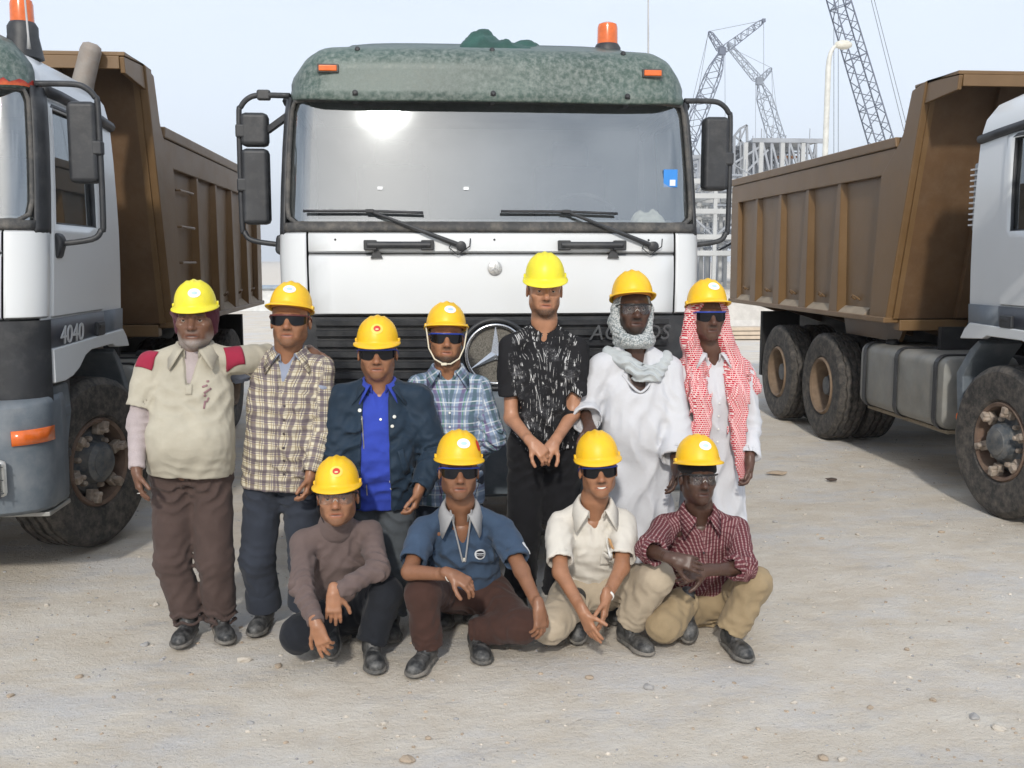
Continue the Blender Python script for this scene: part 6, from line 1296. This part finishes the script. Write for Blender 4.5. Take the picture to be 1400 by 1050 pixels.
    f.fold(P.mid+V3(0, -.1, 0), (.2, .12, .08), V3(.25, .2, 1), .034, .010, 6); f.fold(T(0, 0, -.12), (.14, .14, .07), V3(.1, .3, 1), .026, .007, 7); f.fold(T(0, 0, 0), (.16, .14, .12), V3(.2, 1, .3), .03, .004, 8)
    V, F = f.mesh(1); np_mesh('scarf', V, F, m, P.root)
    make_hat('hard_hat', P.root, HATO, P.c, P.Rm, .036, -.22, 1.08, .068, .012); shoes(P)
def red_scarf_mat():
    m, nt, b = nodes('red_check_scarf'); co = N(nt, 'TexCoord').outputs['Object']; s = N(nt, 'SeparateXYZ'); nt.links.new(co, s.inputs[0])
    cm = N(nt, 'CombineXYZ'); nt.links.new(math_(nt, 'ADD', s.outputs[0], math_(nt, 'MULTIPLY', s.outputs[1], .75)), cm.inputs[0]); nt.links.new(s.outputs[2], cm.inputs[1])
    br = N(nt, 'TexBrick', Scale=1.); br.inputs['Color1'].default_value = (.52, .02, .045, 1); br.inputs['Color2'].default_value = (.44, .02, .04, 1); br.inputs['Mortar'].default_value = (.72, .62, .60, 1); br.inputs['Mortar Size'].default_value = .0015; br.inputs['Brick Width'].default_value = .0105; br.inputs['Row Height'].default_value = .0105; br.inputs['Mortar Smooth'].default_value = .3
    nt.links.new(cm.outputs[0], br.inputs['Vector']); c = br.outputs['Color']
    w = stripes(nt, math_(nt, 'ADD', s.outputs[0], math_(nt, 'MULTIPLY', s.outputs[2], .35)), .12, .1, .10); c = mixc(nt, math_(nt, 'MULTIPLY', w, .5), c, (.72, .45, .45))
    nt.links.new(c, b.inputs['Base Color']); b.inputs['Roughness'].default_value = .95; b.inputs['Specular IOR Level'].default_value = .1; bump(nt, b, noise(nt, 120, 3, .6, co), .4, .004); return m
def p7():
    Y = 5.38; sa, sb = at(935, 512, Y), at(1016, 512, Y); ea, wa = std_arm(sa, (930, 590), (935, 650), (False, True)); eb, wb = std_arm(sb, (1026, 582), (1025, 632), (False, True), .28, .24)
    fa, fb = foot(940, 852, -.1), foot(992, 846, .5); pel = at(975, 628, 5.4)
    P = make_person('man in white robe with red and white checked scarf hanging from his head', at(974, 432, 5.24), .02, -.03, 0, sa, sb, ea, eb, wa, wb, pel, None, at(956, 745, 5.36), at(1000, 745, 5.36), fa, fb, SK7, 'mous', 1.0, .96, 0., .92, (HANG_A, dict(d=V3(-.05, -.2, -1), n=V3(-1, .2, 0), side=-1, curl=(.4, .5, .55, .6, .6))), glasses=(DARKL, BLUEF))
    white = MATS['white_robe_cotton']; f, segs = robe(P, white, 71, (.062, .058, .056), (.80, .84), .2, .016, wid=(.165, .20)); f.rc(P.neck+P.fwd*.06, P.mid-P.spine*.10+P.fwd*.115, .04, .008, .004, True); V, F = f.mesh(1); r = np_mesh('robe', V, F, white, P.root, {'pat': pat_attr(V, segs)})
    collar(r, P.neck-V3(0, -.002, .033), V3(0, .1, 1), V3(0, -1, 0), white, .068, .5, .045, .026, .03, spread=.02)
    for k in range(4): decal(P, 'button', r, mat('pearl', (.75, .75, .72), .3), P.mid + V3(.0, 0, -.14-.07*k), .011, .011, 'disc', .004, n=4)
    m = red_scarf_mat(); T = P.T; f = Field(np.minimum(P.c, P.mid)-V3(.30, .26, .62), P.c+V3(.3, .25, .17), .0068)
    f.ell(T(0, .022, .02), (.097, .118, .122), .02, P.Rm); ya = V3(0, 1, 0)
    for s, sh in ((-1, P.sa), (1, P.sb)):
        f.rc(T(s*.078, .01, .02), T(s*.088, .0, -.12), .034, .045, .025); f.rc(T(s*.088, .0, -.12), sh*.62+P.mid*.38+V3(0, -.03, .05), .045, .06, .03)
        x1 = sh*.60+P.mid*.40; f.rc(x1+V3(0, -.06, .04), x1+V3(0, -.125, -.10), .066, .062, .03, flat=(ya, .55)); f.rc(x1+V3(0, -.125, -.10), x1+V3(s*-.005, -.15, -.34), .062, .050, .03, flat=(ya, .42))
        if s < 0: f.rc(x1+V3(-.02, -.14, -.30), x1+V3(.06, -.165, -.42), .055, .03, .02, flat=(ya, .4)); f.rc(sh+V3(.0, -.02, .035), sh+V3(-.03, -.09, -.22), .055, .03, .03, flat=(V3(-.8, -.6, 0), .5))
        else: f.rc(x1+V3(.0, -.15, -.33), x1+V3(.03, -.16, -.56), .045, .022, .02, flat=(ya, .4)); f.rc(sh+V3(-.02, -.01, .03), sh+V3(.055, -.02, -.07), .062, .045, .03)
        f.rc(sh*.5+P.mid*.5+V3(0, .06, .05), sh+V3(0, .03, .03), .055, .05, .03)
    f.rc(T(0, .07, -.03), P.mid+V3(0, .11, -.15), .09, .10, .04)
    f.ell(T(0, -.10, -.03), (.064, .10, .125), .008, P.Rm, True); f.rc(T(0, -.06, -.10), P.mid+V3(.004, -.12, -.2), .058, .044, .01, True); f.rc(P.mid+V3(.004, -.17, -.2), P.mid+V3(0, -.2, -.6), .05, .09, .01, True); f.rc(P.mid+V3(.0, -.1, -.12), P.mid+V3(0, -.12, -.6), .035, .05, .01, True)
    for s, sh in ((-1, P.sa), (1, P.sb)): f.fold(sh*.6+P.mid*.4+V3(0, -.1, -.16), (.14, .14, .3), V3(1, .2*s, .12*s), .036, .012, 75+s)
    f.fold(T(0, 0, -.05), (.16, .15, .14), V3(1, .6, .3), .03, .007, 78); f.fold(P.sb+V3(.02, 0, 0), .1, V3(.4, .2, 1), .03, .007, 79); V, F = f.mesh(1); np_mesh('checked_scarf', V, F, m, P.root)
    make_hat('hard_hat', P.root, HATO, P.c, P.Rm, .036, -.20, 1.04, .066, .012, 'white'); shoes(P)
def s1():
    sa, sb = at(414, 742, 4.86), at(505, 728, 4.9); ea = solve(sa, (412, 802), .27, True); wa = solve(ea, (433, 856), .23, True); eb = solve(sb, (517, 778), .25, True); wb = solve(eb, (456, 812), .25, True)
    pel = at(462, 838, 5.06); hips = (at(446, 842, 5.05), at(488, 836, 5.06)); fb = foot(515, 923, .15); ka = solve(hips[0], (408, 868), .40, True); ka[2] = max(ka[2], .10); kb = solve(hips[1], (527, 812), .40, True)
    fa = tiptoe(452, 906, .1, .26, 30)
    P = make_person('crouching man in taupe roll-neck sweater with clear safety glasses', at(459, 681, 4.70), .0, -.12, -.02, sa, sb, ea, eb, wa, wb, pel, hips, ka, kb, fa, fb, SK3, 'stub', 1.03, 1.03, .0, .95,
                    (dict(d=V3(.35, -.25, -.9), n=V3(.3, .9, -.1), side=-1, curl=(.3, .15, .35, .5, .55)), dict(d=V3(.0, -.3, -.95), n=V3(-.1, .95, -.2), side=1, curl=(.3, .35, .35, .4, .4))), glasses=(CLEAR, BLKF), open_eyes=True)
    trousers(P, cloth('charcoal_trousers', (.017, .019, .024)), (.098, .082, .074), seed=81, waist=.08, brk=.0035, hemgap=-.01)
    tp = cloth('taupe_knit', (.125, .092, .085), var=.08, heather=.15); s = top(P, tp, .012, -.02, 0, ('long', 'long'), (.060, .052, .038), .060, None, seed=83, folds=1.25, name='sweater')
    f = Field(P.neck-.12, P.neck+.12, .006); up = unit(P.T(0, .02, -.07)-P.mid); f.rc(P.neck-up*.06, P.neck+up*.025, .090, .0735, .01); f.cut(P.neck+up*.035+P.fwd*.05, up); f.fold(P.neck, .1, up, .02, .0035, 3); V, F = f.mesh(1); np_mesh('roll_neck', V, F, tp, s)
    make_hat('hard_hat', P.root, HATO, P.c, P.Rm, .034, .06, 1.04, .062, .012, 'red'); shoes(P)
    MB().tube([P.T(-.085, .0, .0)] + [P.T(-.085, -.01, -.05), P.T(-.06, .0, -.11)], .002, 5).build('glasses_cord', BLKF, P.root)
def s2():
    sa, sb = at(578, 724, 4.84), at(684, 720, 4.84); ea = solve(sa, (560, 782), .27, True); wa = solve(ea, (618, 786), .25, True); eb = solve(sb, (713, 780), .28, True); wb = solve(eb, (737, 832), .24, True)
    pel = at(638, 802, 5.06); hips = (at(612, 806, 5.03), at(664, 806, 5.03)); fa = foot(562, 928, -.35); fb = foot(662, 910, .1); ka = solve(hips[0], (578, 812), .42, True); kb = solve(hips[1], (714, 856), .42, True)
    P = make_person('crouching man in faded blue zip polo and brown trousers, dark sunglasses', at(629, 646, 4.68), .03, -.12, .02, sa, sb, ea, eb, wa, wb, pel, hips, ka, kb, fa, fb, SK8, 'stub', 1.02, 1.02, .02, 1.0,
                    (dict(d=V3(.85, -.3, -.4), n=V3(-.1, .5, -.85), side=-1, curl=(.35, .5, .5, .55, .6)), dict(d=V3(.05, -.25, -.95), n=V3(-.6, .75, 0), side=1, curl=(.35, .4, .4, .45, .5))), glasses=(DARKL, BLUEF))
    trousers(P, cloth('rust_brown_trousers', (.058, .030, .024)), (.097, .079, .072), seed=91, waist=.08, brk=.0035, hemgap=-.01)
    bl = cloth('faded_blue_polo', (.046, .074, .122), var=.16, vscale=6); s = top(P, bl, .014, .08, 0, ('short', 'short'), (.064, .06, .05), .070, (.09, .010), seed=93, frac=.78, folds=1.2)
    gy = cloth('grey_collar', (.31, .31, .315)); collar(s, P.neck-V3(0, .004, .035), V3(0, -.1, 1), V3(0, -1, -.1), gy, .072, .45, .052, .026, .06, spread=.016)
    a, b = P.neck + V3(0, -.08, -.02), P.mid - P.spine*.155 + P.fwd*.14
    for sg in (-1, 1): MB().tube([P.neck + V3(sg*.05, -.085, -.025), P.mid - P.spine*.095 + P.fwd*.132 + P.lat*.006*sg], .004, 5).build('zip_edge', gy, s)
    decal(P, 'zip_pull', s, mat('zip_metal', (.42, .40, .34), .4, .7), P.mid - P.spine*.105 + P.fwd*.1, .012, .02, off=.005, n=3)
    bc = P.mid + V3(.085, 0, -.115); w = mat('badge_white', (.62, .64, .66), .7); k = mat('badge_black', (.02, .02, .03), .7); d = decal(P, 'badge', s, w, bc, .052, .052, 'disc', .003); decal(P, 'badge_disc', s, k, bc, .038, .038, 'disc', .0045, parent=d); decal(P, 'badge_bar', s, w, bc, .042, .012, 'rect', .006, parent=d, n=4); decal(P, 'badge_print', s, k, bc, .032, .005, 'rect', .0075, parent=d, n=4)
    decal(P, 'sleeve_print', s, w, P.sb + (P.eb-P.sb)*.42, .03, .05, 'disc', .004, dirn=(-.75, .65, 0))
    make_hat('hard_hat', P.root, HATO, P.c, P.Rm, .036, .0, 1.06, .066, .012, 'white', True); shoes(P)
    q = P.wa - unit(P.wa-P.ea)*.012; d_ = unit(P.wa-P.ea); x = unit(np.cross(d_, (0, 0, 1))); y = np.cross(d_, x); MB().tube([q + x*math.cos(t)*.030 + y*math.sin(t)*.029 for t in np.linspace(0, 6.283, 21)], .0028, 6).build('bracelet', BEADW, P.root, smooth=True)
    for sg in (-1, 1): MB().tube([P.T(sg*.086, .015, -.005), P.T(sg*.088, .0, -.05), P.T(sg*.07, .02, -.11)], .0018, 5).build('glasses_cord', BLKF, P.root)
def s3():
    sa, sb = at(764, 716, 4.88), at(853, 714, 4.9); ea = solve(sa, (766, 782), .28, True); wa = solve(ea, (798, 838), .25, True); eb = solve(sb, (850, 776), .27, True); wb = solve(eb, (828, 818), .22, True)
    pel = at(806, 802, 5.07); hips = (at(785, 808, 5.04), at(832, 802, 5.06)); fb = foot(890, 898, .35); fa = tiptoe(790, 886, -.1, .25, 30); ka = solve(hips[0], (752, 856), .42, True); ka[2] = max(ka[2], .11); kb = solve(hips[1], (898, 790), .42, True)
    P = make_person('smiling crouching man in off-white polo, hands together, blue-framed dark glasses', at(821, 645, 4.73), -.05, -.08, -.06, sa, sb, ea, eb, wa, wb, pel, hips, ka, kb, fa, fb, SK3, 'mous', 1.0, 1.0, .0, .97,
                    (dict(d=V3(.35, -.3, -.88), n=V3(.75, .55, .1), side=1, curl=(.2, .15, .15, .2, .2)), dict(d=V3(-.12, -.3, -.95), n=V3(-.9, .35, 0), side=-1, curl=(.2, .2, .2, .25, .25))), glasses=(DARKL, BLUEF))
    trousers(P, cloth('pale_khaki_trousers', (.40, .335, .25)), (.099, .082, .078), seed=101, waist=.08, brk=.0035, hemgap=.02, folds=1.2)
    ow = cloth('off_white_polo', (.60, .57, .51), var=.05); s = top(P, ow, .014, .06, .01, ('short', 'short'), (.064, .06, .05), .072, (.06, .014), seed=103, frac=.80, folds=1.2)
    collar(s, P.neck-V3(0, .004, .036), V3(0, -.1, 1), V3(0, -1, -.1), ow, .074, .5, .052, .026, .05, spread=.024); decal(P, 'pocket', s, ow, P.mid + V3(.075, 0, -.165), .075, .075, off=.006, n=6, rot=-.1)
    for k, (dx, cc) in enumerate(((.066, (.6, .6, .58)), (.082, (.55, .3, .12)))): q = P.mid + V3(dx, 0, -.10); decal(P, 'pen', s, mat('pen_%d' % k, cc, .4), q, .008, .09, off=.010, n=3, rot=.1)
    make_hat('hard_hat', P.root, HATO, P.c, P.Rm, .034, .03, 1.03, .064, .012); shoes(P)
    MB().grid(np.array([[P.T(x, -.1015+14*x*x, -.0698+dz*(1-(x/.021)**2)+9.*x*x) for x in np.linspace(-.0195, .0195, 11)] for dz in (-.0035, .0035)])).build('teeth', mat('teeth', (.72, .69, .62), .3), P.body, smooth=True)
    q = P.wb - unit(P.wb-P.eb)*.022; d_ = unit(P.wb-P.eb); x = unit(np.cross(d_, (0, 0, 1))); y = np.cross(d_, x); MB().grid(np.array([[q + d_*t + x*math.cos(a)*.031 + y*math.sin(a)*.028 for a in np.linspace(0, 6.283, 21)] for t in (-.006, .006)])).build('wristband', BEADW, P.root, smooth=True, solid=.004)
def s4():
    sa, sb = at(908, 722, 4.90), at(1006, 724, 4.9); ea = solve(sa, (886, 752), .26, True); wa = solve(ea, (921, 764), .23, True); eb = solve(sb, (1018, 776), .27, True); wb = solve(eb, (962, 780), .24, True)
    pel = at(962, 822, 5.10); hips = (at(940, 826, 5.08), at(990, 822, 5.08)); fb = foot(1024, 907, .1); fa = tiptoe(942, 884, -.05, .25, 35); ka = solve(hips[0], (908, 858), .42, True); ka[2] = max(ka[2], .12); kb = solve(hips[1], (1032, 798), .42, True)
    P = make_person('crouching man in maroon striped shirt, fingers laced, black band under hard hat', at(962, 655, 4.76), .03, -.12, .02, sa, sb, ea, eb, wa, wb, pel, hips, ka, kb, fa, fb, SK6, 'mous', 1.0, .95, .0, .97,
                    (dict(d=V3(.88, -.35, -.15), n=V3(.15, .85, -.4), side=-1, curl=(.25, .35, .38, .4, .45)), dict(d=V3(-.9, -.3, -.1), n=V3(-.1, .85, -.4), side=1, curl=(.3, .4, .42, .45, .5))), glasses=(CLEAR, BLKF), open_eyes=True)
    trousers(P, cloth('khaki_trousers', (.295, .225, .135)), (.098, .082, .076), seed=111, waist=.08, brk=.0035, hemgap=-.01, folds=1.2)
    pl = plaid('maroon_stripe', (.135, .042, .05), [(.0165, 0, .32, (.40, .28, .27), .75)], [(.0165, 0, .25, (.075, .018, .025), .7)]); s = top(P, pl, .016, .06, 0, ('roll', 'roll'), (.064, .058, .05), .068, (.03, .016), seed=113, folds=1.3)
    collar(s, P.neck-V3(0, .004, .034), V3(0, -.1, 1), V3(0, -1, -.1), pl, .070, .42, .05, .026, .045, spread=.02); dk = mat('dark_button', (.06, .045, .05), .4)
    for k in range(4): decal(P, 'button', s, dk, P.mid + V3(.0, 0, -.10-.062*k), .011, .011, 'disc', .004, n=4)
    f = Field(P.c-.14, P.c+.14, .006); f.ell(P.T(0, .016, .034), (.094, .115, .104), .02, P.Rm); f.cut(P.T(0, 0, .026), P.Rm @ V3(0, .1, -1)); f.cut(P.T(0, 0, .10), P.Rm @ V3(0, 0, 1)); V, F = f.mesh(1); np_mesh('head_band', V, F, cloth('black_knit', (.012, .012, .014)), P.root)
    make_hat('hard_hat', P.root, HATO, P.c, P.Rm, .032, -.08, 1.05, .084, .012, 'white'); shoes(P)
for fn in (p1, p2, p3, p4, p5, p6, p7, s1, s2, s3, s4): fn()
# ---------------------------------------------------------------- thin site haze
def haze():
    m = bpy.data.materials.new('haze'); m.use_nodes = True; nt = m.node_tree; nt.nodes.clear(); o = N(nt, 'OutputMaterial'); v = N(nt, 'VolumePrincipled', Density=.0007, Anisotropy=.2); v.inputs['Color'].default_value = (.93, .96, 1, 1); nt.links.new(v.outputs[0], o.inputs['Volume'])
    tag(MB().box((0, 150, 34), (1900, 2100, 72)).build('haze', m), 'thin pale haze in the air over the site', 'haze', kind='stuff')
haze()
